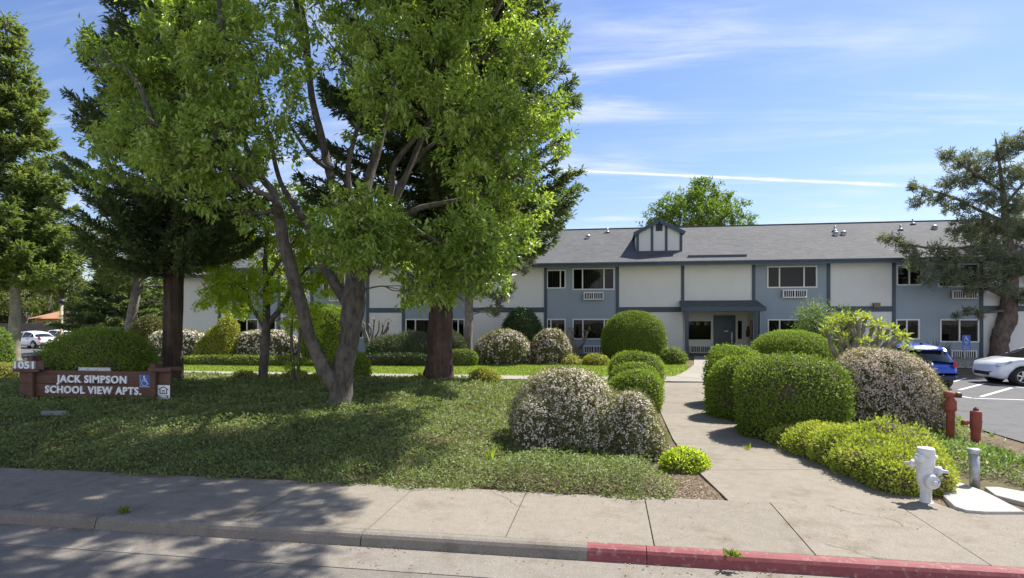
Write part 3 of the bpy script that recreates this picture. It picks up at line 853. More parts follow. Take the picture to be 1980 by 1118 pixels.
    v = MB(); v.box(pts[0].x, pts[1].x, y_ - .06, y_ + .06, roof_z(y_) - .08, roof_z(y_) + .09); part('rain_diverter', v, M_trim, roof)
    # ---- dormer
    yd = 31.9; xa, xb = fx(1230.5, yd), fx(1319, yd); xm = (xa + xb) / 2; z0 = roof_z(yd) - .05; z1 = fz(1275, 448, yd); z2 = fz(1275, 426, yd)
    def back(z): return (z - 5.29) / ROOF_K + 30.35
    b = MB()
    V = [(xa, yd, z0), (xb, yd, z0), (xb, yd, z1), (xm, yd, z2), (xa, yd, z1)]
    b.add(V, [(0, 1, 2, 3, 4)]); b.add([(xa, yd, z0), (xa, yd, z1), (xa, back(z1), z1)], [(0, 1, 2)]); b.add([(xb, yd, z0), (xb, back(z1), z1), (xb, yd, z1)], [(0, 1, 2)])
    dm = part('dormer', b, M_white, root)
    b = MB(); o = .13; k_ = (z2 - z1) / (xm - xa); ze = z1 - o * k_; yf = yd - .12; hh = .03
    for sx, xe_ in ((-1, xa - o), (1, xb + o)):
        b.add([(xe_, yf, ze + hh), (xm, yf, z2 + hh), (xm, back(z2) + .1, z2 + hh), (xe_, back(ze) + .1, ze + hh), (xe_, yf, ze - .05), (xm, yf, z2 - .05), (xm, back(z2) + .1, z2 - .05), (xe_, back(ze) + .1, ze - .05)],
              [(0, 1, 2, 3), (4, 7, 6, 5), (0, 4, 5, 1), (0, 3, 7, 4)])
    part('dormer_roof', b, M_roof, dm)
    b = MB(); tw = .13
    b.box(xa - .01, xa + tw, yd - .03, yd + .0, z0 + .02, z1 - .02); b.box(xb - tw, xb + .01, yd - .03, yd + .0, z0 + .02, z1 - .02)
    w3 = (xb - xa)
    for f in (.345, .655):
        x = xa + w3 * f; zt = z1 + (min(x, 2 * xm - x) - xa) * k_
        b.box(x - .065, x + .065, yd - .028, yd + .0, z0 + .02, zt - .06)
    b.box(xa + tw, xb - tw, yd - .026, yd + 0, z0 + .02, z0 + .1)
    for xe_ in (xa - o, xb + o): b.bar((xe_, yf - .02, ze - .055), (xm, yf - .02, z2 - .055), .04, .19, up=(0, 0, 1))
    part('trim_board', b, M_trim, dm)
    b = MB(); vz0, vz1 = fz(1275, 447, yd), fz(1275, 432, yd)
    b.box(xm - .17, xm + .17, yd - .025, yd - .005, vz0, vz1)
    for i in range(6): zz_ = vz0 + .05 + (vz1 - vz0 - .06) * i / 6; b.bar((xm - .14, yd - .045, zz_), (xm + .14, yd - .045, zz_), .05, .012, up=(0, .7, .7))
    part('vent', b, M_trim, dm)
    # wall lamp over the band on the right
    b = MB(); xw = fx(1693); b.box(xw - .14, xw + .14, YF - .2, YF - .03, 2.98, 3.2); part('wall_lamp', b, plain('bronze lamp housing', (.16, .13, .07), .5), root)
    # wing set back on the left
    Y2 = 34.6
    xa, xb = fx(322, Y2), fx(424) - .02
    b = MB(); wall_holes(b, xa, xb, ZB - .5, 5.14, Y2, []); b.add([(xa, Y2, 0), (xa, 42, 0), (xa, 42, 5.14), (xa, Y2, 5.14)], [(0, 1, 2, 3)]); part('wall', b, M_white, root)
    b = MB(); b.add([(xa - .4, Y2 - .6, 5.25), (xb, Y2 - .6, 5.25), (xb, 39.5, 7.25), (xa - .4, 39.5, 7.25), (xb, 44, 5.25), (xa - .4, 44, 5.25)], [(0, 1, 2, 3), (3, 2, 4, 5)]); rw = part('roof', b, M_roof, root)
    b = MB(); b.box(xa - .4, xb, Y2 - .66, Y2 - .6, 5.05, 5.25); b.box(xa - .4, xb, Y2 - .6, Y2, 5.12, 5.15); part('fascia', b, M_trim, rw)
build_apartments()

# ================================================================== PLANTS
F_hedge = foliage('clipped hedge leaves', [(0.12, 0.175, 0.028), (0.20, 0.285, 0.04), (0.31, 0.41, 0.075)], 0.45, 0.48, spec=0.25)
F_hedge_dk = foliage('dark clipped hedge leaves', [(0.10, 0.148, 0.030), (0.165, 0.235, 0.04), (0.26, 0.345, 0.065)], 0.42, 0.46, spec=0.25)
F_dark = foliage('dark glossy shrub leaves', [(0.02, 0.05, 0.012), (0.035, 0.08, 0.018), (0.06, 0.12, 0.03)], 0.2, 0.35)
F_grey = foliage('grey green shrub leaves', [(0.06, 0.085, 0.04), (0.10, 0.135, 0.065), (0.16, 0.20, 0.10)], 0.25)
F_flower = foliage('olive leaves of the blossoming shrub', [(0.10, 0.115, 0.05), (0.165, 0.18, 0.08), (0.26, 0.265, 0.13)], 0.38)
F_yellow = foliage('golden shrub leaves', [(0.17, 0.20, 0.03), (0.33, 0.35, 0.055), (0.48, 0.47, 0.11)], 0.42)
F_gold_rust = foliage('golden shrub leaves with rusty tips', [(0.15, 0.21, 0.025), (0.30, 0.37, 0.05), (0.44, 0.49, 0.11), (0.42, 0.33, 0.14)], 0.42, clump=2.2)
F_lime = foliage('lime leaves', [(0.26, 0.35, 0.04), (0.42, 0.53, 0.065), (0.56, 0.63, 0.12)], 0.66)
F_olive = foliage('brownish olive leaves', [(0.06, 0.06, 0.015), (0.11, 0.11, 0.025), (0.17, 0.17, 0.04)], 0.3)
F_varieg = foliage('variegated leaves', [(0.08, 0.14, 0.035), (0.14, 0.22, 0.06), (0.22, 0.31, 0.10), (0.45, 0.47, 0.26)], 0.35)
F_cover = foliage('ground cover leaves', [(0.09, 0.115, 0.038), (0.15, 0.195, 0.062), (0.215, 0.27, 0.095), (0.26, 0.31, 0.13)], 0.36, 0.5, clump=0.7, spec=0.35)
F_tree = foliage('broad tree leaves', [(0.10, 0.165, 0.034), (0.20, 0.30, 0.058), (0.34, 0.45, 0.105), (0.50, 0.57, 0.20)], 0.50, 0.32, clump=0.8, spec=0.6)
F_redwood = foliage('redwood needles', [(0.052, 0.084, 0.046), (0.095, 0.14, 0.066), (0.155, 0.205, 0.085), (0.24, 0.27, 0.10)], 0.40, 0.5, clump=0.6)
F_fir = foliage('yellow green conifer needles', [(0.10, 0.14, 0.055), (0.17, 0.225, 0.08), (0.26, 0.31, 0.115)], 0.45, 0.5, clump=0.5)
F_pine = foliage('grey green pine needles', [(0.10, 0.12, 0.075), (0.18, 0.205, 0.13), (0.27, 0.295, 0.19)], 0.38, 0.5)
F_far = foliage('far olive foliage', [(0.07, 0.095, 0.025), (0.125, 0.16, 0.04), (0.20, 0.23, 0.065)], 0.4, clump=0.4)
F_far2 = foliage('far bright foliage', [(0.09, 0.155, 0.025), (0.15, 0.24, 0.04), (0.25, 0.34, 0.065)], 0.45, clump=0.4)
F_spent = foliage('copper young leaves', [(0.16, 0.14, 0.03), (0.30, 0.20, 0.06), (0.34, 0.15, 0.07)], 0.3)
M_twig = plain('shrub twigs', (0.075, 0.055, 0.038), 0.9, var=0.3, scale=12)
M_petal = foliage('white pink petals', [(0.72, 0.58, 0.60), (0.86, 0.77, 0.77), (0.9, 0.88, 0.86)], 0.35, 0.6)
M_petal_dk = foliage('dusty pink petals', [(0.56, 0.42, 0.45), (0.75, 0.62, 0.64), (0.86, 0.78, 0.78)], 0.35, 0.6)
B_tree = bark('grey brown tree bark', (0.048, 0.041, 0.036), (0.140, 0.124, 0.110), 12, 0.6, 0.2, (1, 1, 0.35))
B_red = bark('fibrous redwood bark', (0.012, 0.009, 0.008), (0.115, 0.080, 0.064), 8, 1.0, 0.0, (1, 1, 0.05))
B_pine = bark('flaky pine bark', (0.06, 0.045, 0.038), (0.17, 0.13, 0.11), 9, 0.8, 0.1, (1, 1, 0.5))
B_pale = bark('pale smooth bark', (0.12, 0.105, 0.09), (0.24, 0.215, 0.185), 10, 0.3, 0.3, (1, 1, 0.4))

class Lumps:
    """a lumpy rounded solid: direction -> radius factor"""
    def __init__(self, seed, p=2.4, amp=0.06, k=14, top=0.0):
        rg = np.random.default_rng(seed)
        self.c = unit(rg.normal(size=(k, 3))); self.a = rg.normal(0, amp, k); self.p = p
    def __call__(self, D):
        r = (np.abs(D) ** self.p).sum(1) ** (-1 / self.p)
        for c, a in zip(self.c, self.a): r = r * (1 + a * np.exp(-((D - c) ** 2).sum(1) / 0.18))
        return r

def dome(mb, c, rad, ls, seed, size, cover, mats=(0, 1), shag=0.05, p=2.5, amp=0.05, aspect=0.5, core=0.93, up=0.35, spread=0.9, zmin=-0.85, lift=0.0, tilt=0.6, thin=0.0, sprig=0.0):
    """one leafy lump: a twiggy core with leaves all over its surface"""
    rg = np.random.default_rng(seed); lp = Lumps(seed, p, amp)
    rad = np.asarray(rad, float); c = np.asarray(tuple(c), float)
    u = np.linspace(0, 2 * np.pi, 23); v = np.linspace(-np.pi / 2 * 0.98, np.pi / 2 * 0.98, 13)
    U, V = np.meshgrid(u, v); D = np.stack([np.cos(V) * np.cos(U), np.cos(V) * np.sin(U), np.sin(V)], -1)
    S = (lp(D.reshape(-1, 3))[:, None] * D.reshape(-1, 3) * core * rad + c).reshape(*D.shape)
    mb.sheet(S[..., 0], S[..., 1], S[..., 2], mats[1])
    area = 4 * math.pi * ((rad[0] * rad[1]) ** 1.6 / 3 + (rad[0] * rad[2]) ** 1.6 / 3 + (rad[1] * rad[2]) ** 1.6 / 3) ** (1 / 1.6)
    n = int(cover * area / (size * size * aspect * 0.5))
    D = rand_dirs(int(n * 1.15), rg)
    k = rad / rad.max(); w = 1 / np.linalg.norm(D * k, axis=1)
    D = D[D[:, 2] > zmin]
    if thin:                                              # worn patches where twigs show
        q = rand_dirs(16, rg); f = np.max([np.exp(-((D - c_) ** 2).sum(1) / (.012 + .03 * k_ / 16)) for k_, c_ in enumerate(q)], 0)
        D = D[rg.uniform(0, 1, len(D)) > f * thin]
    r = lp(D) * (1 + rg.normal(0, shag, len(D)) * 0.7 - np.abs(rg.normal(0, shag, len(D))) * .5)
    if sprig: r = r * (1 + (rg.uniform(0, 1, len(D)) < sprig) * rg.uniform(.02, .09, len(D)))
    P = D * r[:, None] * rad + c
    Nn = unit(D / rad)
    T = unit(Nn * up + rand_dirs(len(D), rg) * spread + np.array([0, 0, lift]))
    nn = unit(Nn + rand_dirs(len(D), rg) * tilt)
    add_leaves(mb, P, T, nn, size * rg.uniform(.7, 1.3, len(D)), size * aspect * rg.uniform(.8, 1.2, len(D)), mats[0])
    return lp

def blossoms(mb, c, rad, lp, n, size, seed, zlo=-0.4, bias=0.0):
    rg = np.random.default_rng(seed); c = np.asarray(tuple(c), float); rad = np.asarray(rad, float)
    D = rand_dirs(n * 3, rg); D = D[D[:, 2] > zlo]
    keep = rg.uniform(0, 1, len(D)) < (0.45 + 0.55 * np.clip(D[:, 2] + 0.3 + bias, 0, 1)); D = D[keep][:max(1, n // 4)]
    D = unit(np.repeat(D, 4, 0) + rg.normal(0, size * .55 / rad.mean(), (len(D) * 4, 3)))
    P = D * lp(D)[:, None] * rad * (1.02 + rg.normal(0, 0.02, len(D)))[:, None] + c
    Nn = unit(unit(D / rad) + rand_dirs(len(D), rg) * 0.5 + np.array([0, 0, .15]))
    S = unit(np.cross(Nn, rand_dirs(len(D), rg))); Q = np.cross(Nn, S)
    sz = size * rg.uniform(.6, 1.25, len(D))
    ring = []
    for j in range(5):
        for r, h, off in ((1.0, .25, 0), (.55, .08, .63)):
            a = 2 * math.pi * j / 5 + off
            ring.append(P + (S * math.cos(a) + Q * math.sin(a)) * (sz * r / 2)[:, None] + Nn * (sz * h)[:, None])
    ring = np.stack(ring, 1)                 # n,10,3
    V = ring.reshape(-1, 3); F = np.arange(len(D) * 10).reshape(-1, 10)
    mb.add(V, F)

def spot(px, py, dback=0.0):
    """ground point seen at a pixel, pushed dback metres further away"""
    p, d = ground_at(px, py)
    r = raydir(px, py); f = Vector((r.x, r.y, 0)).normalized()
    q = p + f * dback
    q.z = float(H(q.x, q.y))
    return q, d

def shrub(name, label, px, base, top, wpx, leaf, size, cover=2.0, dr=0.8, group=None, cat='shrub', seed=None, lobes=None, flower=0, fmat=None, fsize=0.03, d=None, sink=0.06, low=0.42, **kw):
    """a rounded shrub from its centre column, foot row, top row and width in the photograph"""
    seed = seed if seed is not None else int(px * 7 + base)
    g, dd = ground_at(px, base)
    if d: dd = d; q = at(px, base, d); g = Vector((q.x, q.y, float(H(q.x, q.y))))
    w = wpx * dd / FPX
    rx, ry = w / 2, w / 2 * dr
    c0, _ = (g, 0)
    f = raydir(px, base); f = Vector((f.x, f.y, 0)).normalized()
    c0 = g + f * ry * 0.9; c0.z = float(H(c0.x, c0.y))
    dc = dd + ry * .9
    h = (CAMZ + (HY - top) / FPX * dc) - c0.z
    s = Vector((CS, SN, 0))
    mb = MB(); fl = MB()
    for k, (ox, oy, oz, sx, sy, sz) in enumerate(lobes or [(0, 0, 0, 1, 1, 1)]):
        hz = h * sz
        zc = hz * low - sink
        cc = c0 + s * (ox * rx) + f * (oy * ry); cc.z = float(H(cc.x, cc.y)) + zc + oz * h
        rad = np.array([rx * sx, ry * sy, hz - zc])
        lp = dome(mb, cc, rad, None, seed + k * 13, size, cover, **kw)
        if flower: blossoms(fl, cc, rad, lp, int(flower * sx * sz), fsize, seed + k)
    loc = c0.copy()
    o = single(name, mb, [leaf, M_twig], loc, label, cat, group)
    if flower: part('blossom', fl, fmat or M_petal, o, kind='stuff')
    return o

def build_shrubs():
    G1 = 'rounded clipped hedges along the garden path'
    # left of the path: three clipped domes one behind the other
    for px, b, t, w, lab in ((1231, 757, 680, 106, 'bright clipped dome hedge farthest back in the row of three left of the path'),
                             (1226, 778, 702, 100, 'bright clipped dome hedge in the middle of the row of three left of the path'),
                             (1224, 800, 717, 106, 'bright clipped dome hedge nearest the big blossoming shrub left of the path')):
        shrub('clipped_hedge', lab, px, b, t, w, F_hedge, 0.058, 2.3, 0.75, G1, 'hedge', p=2.7, shag=0.05, amp=0.07, thin=.7, sprig=.05)
    # right of the path
    shrub('clipped_hedge', 'rear clipped hedge in the clump right of the path, nearest the front door', 1425, 790, 676, 112, F_hedge, 0.058, 2.3, .9, G1, 'hedge', p=2.8, shag=0.05, amp=0.075, thin=.7, sprig=.05)
    shrub('clipped_hedge', 'flat topped hedge squeezed between the rear and largest hedges right of the path', 1436, 815, 692, 130, F_hedge, 0.058, 2.3, .8, G1, 'hedge', p=2.7, shag=0.05, amp=0.075, thin=.7, sprig=.05)
    shrub('clipped_hedge', 'largest clipped barrel shaped hedge right of the path, beside the golden shrub', 1523, 856, 691, 210, F_hedge_dk, 0.054, 2.4, .85, G1, 'hedge', p=2.9, shag=0.05, amp=0.06, thin=.8, sprig=.05)
    shrub('clipped_hedge', 'wide low clipped hedge behind the others, under the yellow tufted pollard', 1533, 742, 640, 160, F_hedge, 0.055, 2.1, .9, G1, 'hedge', p=2.6, shag=0.03, amp=0.03)
    # blossoming shrubs
    G2 = 'blossoming white and pink shrubs'
    shrub('flowering_shrub', 'large loose shrub covered in white blossoms beside the path and ground cover', 1092, 880, 712, 212, F_flower, 0.046, 1.6, .85, G2, seed=5, low=.36, flower=9500, fsize=0.031,
          lobes=[(0, 0, 0, .98, 1, .97), (.62, -.1, 0, .56, .9, .80), (-.45, -.35, 0, .52, .7, .66), (.9, .1, 0, .4, .8, .66)], p=2.4, shag=0.09, amp=0.12, aspect=.3, up=.8, core=.88, thin=.5)
    shrub('flowering_shrub', 'lower blossoming shrub at right of the large white one, sloping to the path edge', 1218, 893, 764, 128, F_flower, 0.044, 1.6, 1.1, G2, seed=9, low=.34, flower=4200, fsize=0.029,
          lobes=[(-.12, .15, 0, .98, 1, 1), (.5, -.4, 0, .52, .6, .58)], p=2.4, shag=0.09, amp=0.12, aspect=.3, up=.8, core=.88, thin=.5)
    shrub('flowering_shrub', 'tall pinkish blossoming mound between the largest hedge and the red pipes', 1712, 838, 678, 216, F_flower, 0.048, 1.6, .85, G2, seed=31, low=.36, flower=19000, fsize=0.036, fmat=M_petal_dk,
          lobes=[(-.10, 0, 0, .90, 1, 1), (.45, -.15, 0, .57, .9, .74)], p=2.4, shag=0.07, amp=0.10, aspect=.3, up=.8, core=.9, thin=.5)
    shrub('flowering_shrub', 'round pink flowered shrub in front of the blue wall beside bare stems', 1066, 706, 638, 78, F_flower, 0.09, 1.6, .9, G2, low=.3, flower=1500, fsize=0.085, fmat=M_petal_dk, p=2.2, shag=0.05, amp=0.06, aspect=.4)
    shrub('flowering_shrub', 'wide pink flowered shrub on the lawn edge in front of the dark round bush', 972, 707, 640, 112, F_flower, 0.09, 1.6, .8, G2, low=.3, flower=1900, fsize=0.085, fmat=M_petal_dk, p=2.2, shag=0.06, amp=0.12, aspect=.4)
    shrub('flowering_shrub', 'long white flowering hedge at right of the yellow mound behind the lawn', 515, 702, 640, 138, F_flower, 0.10, 1.6, .35, G2, flower=1700, fsize=0.11, p=3.0, shag=0.05, amp=0.06, aspect=.4)
    shrub('flowering_shrub', 'long white flowering hedge at left of the yellow mound, behind redwood trunk', 350, 702, 640, 120, F_flower, 0.10, 1.6, .35, G2, flower=1500, fsize=0.11, p=3.0, shag=0.05, amp=0.06, aspect=.4)
    # golden and lime plants
    build_golden()
    shrub('golden_shrub', 'small lime yellow shrub on bare soil at the path edge', 1325, 917, 868, 88, F_lime, 0.045, 1.7, .8, None, p=2.0, shag=0.12, amp=0.14, aspect=.5, up=.8, lift=.3)
    shrub('golden_shrub', 'low yellow green mound against the blue wall beside the round hedge', 1153, 708, 685, 48, F_yellow, 0.09, 1.8, .8, None, p=2.2, shag=0.07, amp=.08)
    shrub('golden_shrub', 'straggly yellowish shrub between pink flowered shrub and bare stems', 1100, 707, 688, 42, F_yellow, 0.09, 1.5, .8, None, p=2.0, shag=0.12, amp=.12)
    shrub('golden_shrub', 'tall yellow mound clipped to slope, between two white flowering hedges', 422, 703, 615, 84, F_yellow, 0.10, 2.2, .6, None, p=2.2, shag=0.06, amp=.08, lobes=[(.38, 0, .0, .56, .9, 1), (0, -.15, .0, .6, .9, .80), (-.5, -.3, .0, .52, .8, .56)])
    for i, (px, b, t, w, lab) in enumerate(((474, 737, 718, 44, 'small yellow clump on the path edge beside the slender lime tree'), (570, 738, 718, 62, 'yellow clump at the foot of the twin stemmed sapling'),
                               (621, 738, 720, 40, 'yellow clump touching the left limb of the forked tree trunk'), (938, 741, 714, 56, 'straggly yellow clump right of the redwood trunk beside the long path'),
                               (12, 738, 705, 60, 'yellow green clump at the left picture edge beside the sign'), (810, 739, 725, 24, 'tiny yellow clump at the left foot of the central redwood'))):
        shrub('golden_clump', lab, px, b, t, w, F_yellow, 0.06, 1.3, .8, 'small yellow clumps on the bank', 'plant', p=2.0, shag=0.14, amp=.16, up=.8, lift=.3)
    # along the building
    shrub('round_hedge', 'big ball shaped clipped hedge against the cream wall left of the porch', 1226, 702, 603, 122, F_hedge_dk, 0.07, 2.3, .85, None, 'hedge', p=2.3, shag=0.03, amp=.02)
    shrub('dark_shrub', 'dark round glossy bush against the cream wall below the band', 1008, 696, 602, 76, F_dark, 0.10, 2.2, .8, None, p=2.1, shag=.07, amp=.08, d=28.9)
    shrub('low_conifer_shrub', 'low dark green spreading shrub at the porch corner', 1300, 706, 674, 50, F_hedge_dk, 0.09, 1.7, .8, None, p=2.0, shag=.12, amp=.14)
    shrub('juniper_shrub', 'wide grey green feathery shrub in front of the windows behind the redwood', 775, 703, 645, 128, F_grey, 0.10, 2.0, .6, None, p=2.1, shag=.09, amp=.1, aspect=.25, up=.9, lobes=[(-.2, 0, 0, .8, 1, .93), (.35, .1, 0, .68, 1, 1.0)])
    shrub('juniper_shrub', 'grey green feathery shrub beside the small pine trunk', 874, 703, 644, 58, F_grey, 0.10, 2.0, .8, None, p=2.1, shag=.09, amp=.1, aspect=.25, up=.9)
    shrub('low_hedge', 'low bright green hedge at the lawn edge right of the redwood', 892, 709, 677, 64, F_hedge_dk, 0.08, 1.9, .4, None, 'hedge', p=2.6, shag=.06, amp=.08)
    shrub('low_hedge', 'low green hedge running along the lawn under the yellow mound and white blossom', 470, 708, 689, 300, F_hedge_dk, 0.10, 1.8, .06, None, 'hedge', p=3.2, shag=.06, amp=.06)
    shrub('low_hedge', 'low dark hedge at the lawn edge under the grey green shrub', 770, 709, 684, 150, F_dark, 0.09, 1.8, .16, None, 'hedge', p=3.0, shag=.06, amp=.06)
    shrub('round_hedge', 'tall bright clipped hedge seen between the limbs of the forked tree', 634, 706, 592, 96, F_hedge, 0.09, 2.3, .8, None, 'hedge', p=2.8, shag=0.03, amp=.02)
    shrub('round_shrub', 'bright leafy round shrub right behind the forked trunk', 672, 736, 678, 86, F_hedge, 0.075, 2.0, .8, None, p=2.1, shag=.07, amp=.08, d=18.4)
    shrub('clipped_hedge', 'broad dome hedge with a light top standing behind the timber sign', 187, 742, 640, 214, F_hedge, 0.055, 1.9, .7, G1, 'hedge', p=2.5, shag=.08, amp=.07, d=14.6, up=.6, thin=.85, sprig=.06)
    shrub('olive_shrub', 'brownish olive bush left of the redwood trunk behind the dome hedge', 292, 700, 613, 66, F_olive, 0.11, 1.9, .9, None, p=2.2, shag=.07, amp=.08, d=30)
    shrub('leafy_bush', 'leafy green bush cut by the left picture edge', -12, 706, 632, 62, F_far2, 0.09, 2.0, .9, None, p=2.1, shag=.08, amp=.1, d=24)
    shrub('leafy_bush', 'pale leafy bush with arching shoots behind the pollard, against the wall', 1572, 690, 590, 92, F_varieg, 0.10, 1.0, .8, None, p=1.9, shag=.22, amp=.2, up=.9, d=25, core=.6)
    shrub('leafy_bush', 'green bush top showing behind the yellow pollard tufts', 1640, 690, 598, 56, F_hedge_dk, 0.10, 1.0, .8, None, p=1.9, shag=.2, amp=.2, up=.9, d=25.5, core=.6)

def build_golden():
    """the long golden shrub beside the path: a run of overlapping lumps on the ground"""
    mb = MB(); pts = [(3.12, 11.0, .44, .34), (3.35, 10.3, .56, .50), (3.72, 10.2, .50, .52), (3.45, 9.75, .52, .55), (3.85, 9.55, .55, .60), (3.62, 9.15, .50, .55), (4.05, 8.95, .52, .55), (3.72, 8.65, .48, .53), (3.66, 8.38, .36, .46), (4.04, 8.48, .34, .42)]
    for k, (x, y, r, h) in enumerate(pts):
        x, r, h = x + .05, r * .9, h * .95; z = float(H(x, y)); zc = h * .4
        dome(mb, (x, y, z + zc - .05), (r, r * .9, h - zc + .05), None, 300 + k, 0.046, 1.9, shag=.11, amp=.2, p=2.1, up=.75, lift=.35)
    single('golden_shrub', mb, [F_gold_rust, M_twig], (3.7, 9.4, float(H(3.7, 9.4))), 'long low golden shrub with rusty tips spilling along the path to the hydrant', 'shrub')
build_shrubs()

# ---- ground cover and grass
def groundcover():
    rg = np.random.default_rng(21); mb = MB()
    def in_path(x, y): return x > np.interp(y, [7.5, 9.2, 11, 13.8, 17, 20], [1.46, 1.24, 1.16, 1.18, 1.45, 1.8]) - 0.12
    def soil(x, y):       # bare patch near the path
        return (x > 0.78 + 0.12 * np.sin(5 * y) - .25 * (y > 8.7)) & (y < 10.6)
    for y0, y1, dens, size in ((7.30, 9.2, 2400, .046), (9.2, 11.5, 1300, .056), (11.5, 15, 760, .07), (15, 18.6, 420, .085)):
        xl = -0.95 * y1 - 5; n = int((1.6 - xl) * (y1 - y0) * dens)
        x = rg.uniform(xl, 1.6, n); y = rg.uniform(y0, y1, n)
        ok = ~in_path(x, y) & ~soil(x, y); ok &= ~((x > 0.45) & (rg.uniform(0, 1, n) < 0.4) & (y < 10.5))
        ok &= y > 7.52 - .10 * np.sin(3.1 * x) * np.sin(1.3 * x + 1) - .05 * np.sin(9 * x) - rg.exponential(.03, n)
        x, y = x[ok], y[ok]
        mound = .24 * np.exp(-(((x + .35) / 1.15) ** 4 + ((y - 8.15) / .55) ** 4))
        lump = .05 + .05 * np.sin(2.1 * x + 1.3 * y) * np.sin(1.7 * y - .8 * x) + .035 * np.sin(5.3 * x - 2.2 * y) + .03 * np.sin(7 * y + 3 * x)
        top = (np.clip(lump, .0, 1) + .07) * np.interp(y, [10, 17], [1, .6]) + mound
        edge = ss(7.42, 7.75, y)
        z = H(x, y) + rg.uniform(.15, 1.0, len(x)) * top * (.35 + .65 * edge)
        P = np.stack([x, y, z], 1); D = rand_dirs(len(x), rg); D[:, 2] = np.abs(D[:, 2]) * .5 + .1
        nn = unit(np.array([0, 0, 1.]) + rand_dirs(len(x), rg) * .65)
        add_leaves(mb, P, D, nn, size * rg.uniform(.7, 1.4, len(x)), size * .5 * rg.uniform(.7, 1.3, len(x)))
    structure('ground_cover', mb, F_cover, 'stuff')
    # right hand bed: looser variegated plants round the pipes
    mb = MB()
    for x0, x1, y0, y1, dens, size, hh in ((3.6, 6.4, 9.9, 12.4, 800, .085, .22), (4.5, 7.5, 8.9, 11.4, 480, .075, .2), (5.1, 8.3, 7.65, 9.6, 230, .065, .24), (3.0, 7.5, 12.4, 20, 160, .11, .3)):
        n = int((x1 - x0) * (y1 - y0) * dens); x = rg.uniform(x0, x1, n); y = rg.uniform(y0, y1, n)
        m = np.sin(2.3 * x + .7 * y) * np.sin(1.9 * y - x) + rg.normal(0, .35, n)
        path_r = np.interp(y, [7.5, 9.6, 11, 13.8, 17, 20], [4.0, 3.15, 2.72, 2.45, 2.75, 3.5]) + .35
        ok = (m > -.35) & (x > path_r) & ~((x > 4.0) & (x < 5.35) & (y < 9.15)); x, y, m = x[ok], y[ok], m[ok]
        z = H(x, y) + rg.uniform(0, 1, len(x)) ** .7 * hh * (.4 + .5 * np.clip(m + .3, 0, 1))
        P = np.stack([x, y, z], 1); D = rand_dirs(len(x), rg); D[:, 2] = np.abs(D[:, 2]) * .8 + .2
        add_leaves(mb, P, D, unit(np.array([0, 0, 1.]) + rand_dirs(len(x), rg) * .8), size * rg.uniform(.7, 1.4, len(x)), size * .42)
    structure('bed_ground_cover', mb, F_varieg, 'stuff')
    # dry stems and litter in the right hand bed
    mb = MB(); n = 4500; x = rg.uniform(4.9, 8.2, n); y = rg.uniform(7.7, 11.5, n); ok = ~((x < 5.35) & (y < 9.2)); x, y = x[ok], y[ok]
    P = np.stack([x, y, H(x, y) + rg.uniform(.0, .1, len(x))], 1); D = rand_dirs(len(x), rg); D[:, 2] = np.abs(D[:, 2]) * .5
    add_leaves(mb, P, D, np.tile([0, 0, 1.], (len(x), 1)), rg.uniform(.08, .22, len(x)), .010)
    structure('dry_litter', mb, plain('dry stems', (.30, .23, .17), .9, var=.3), 'stuff')
    # lawn blades
    mb = MB(); n = 60000; x = rg.uniform(-24, 3.2, n); y = rg.uniform(20.5, 26.2, n)
    ok = x < np.interp(y, [20.4, 21.5, 23, 25.4, 30], [1.85, 2.45, 2.9, 3.45, 4.2]); x, y = x[ok], y[ok]
    P = np.stack([x, y, H(x, y) + .018], 1); D = unit(np.array([0, 0, 1.]) + rand_dirs(len(x), rg) * .6)
    add_leaves(mb, P, D, rand_dirs(len(x), rg), rg.uniform(.03, .07, len(x)), .022)
    structure('lawn_grass', mb, foliage('lawn blades', [(.13, .19, .022), (.20, .27, .035), (.29, .34, .07)], .42, clump=.5), 'stuff')
groundcover()

def weed(px, py, h, label, n=34, spread=.8, leaf=None, w=.018):
    p, d = ground_at(px, py)
    if p.y < 7.56: p = at(px, py, (CAMZ - .153) / ((py - HY) / FPX)); p.z = .155
    rg = np.random.default_rng(int(px)); mb = MB()
    P = np.tile(np.array(tuple(p)), (n, 1)) + np.column_stack([rg.normal(0, .03, n), rg.normal(0, .012, n), np.zeros(n)])
    D = unit(np.array([0, 0, 1.]) + rand_dirs(n, rg) * spread); D[:, 2] = np.abs(D[:, 2]) + .12
    add_leaves(mb, P, D, rand_dirs(n, rg), h * rg.uniform(.5, 1.1, n), w)
    single('weed', mb, leaf or F_hedge_dk, p, label, 'weed', 'weeds in the pavement and bank')
weed(240, 992, .11, 'grassy weed growing in the shaded kerb joint', 40, 1.0)
weed(1415, 1076, .09, 'leafy weed growing in the joint behind the red kerb', 34, 1.6, w=.03)
weed(948, 893, .26, 'upright grass tuft in the ground cover left of white blossoms', 26, .5, F_lime, .016)
weed(1447, 872, .16, 'yellowish weed at the path edge under the largest hedge', 20, .9, F_yellow)

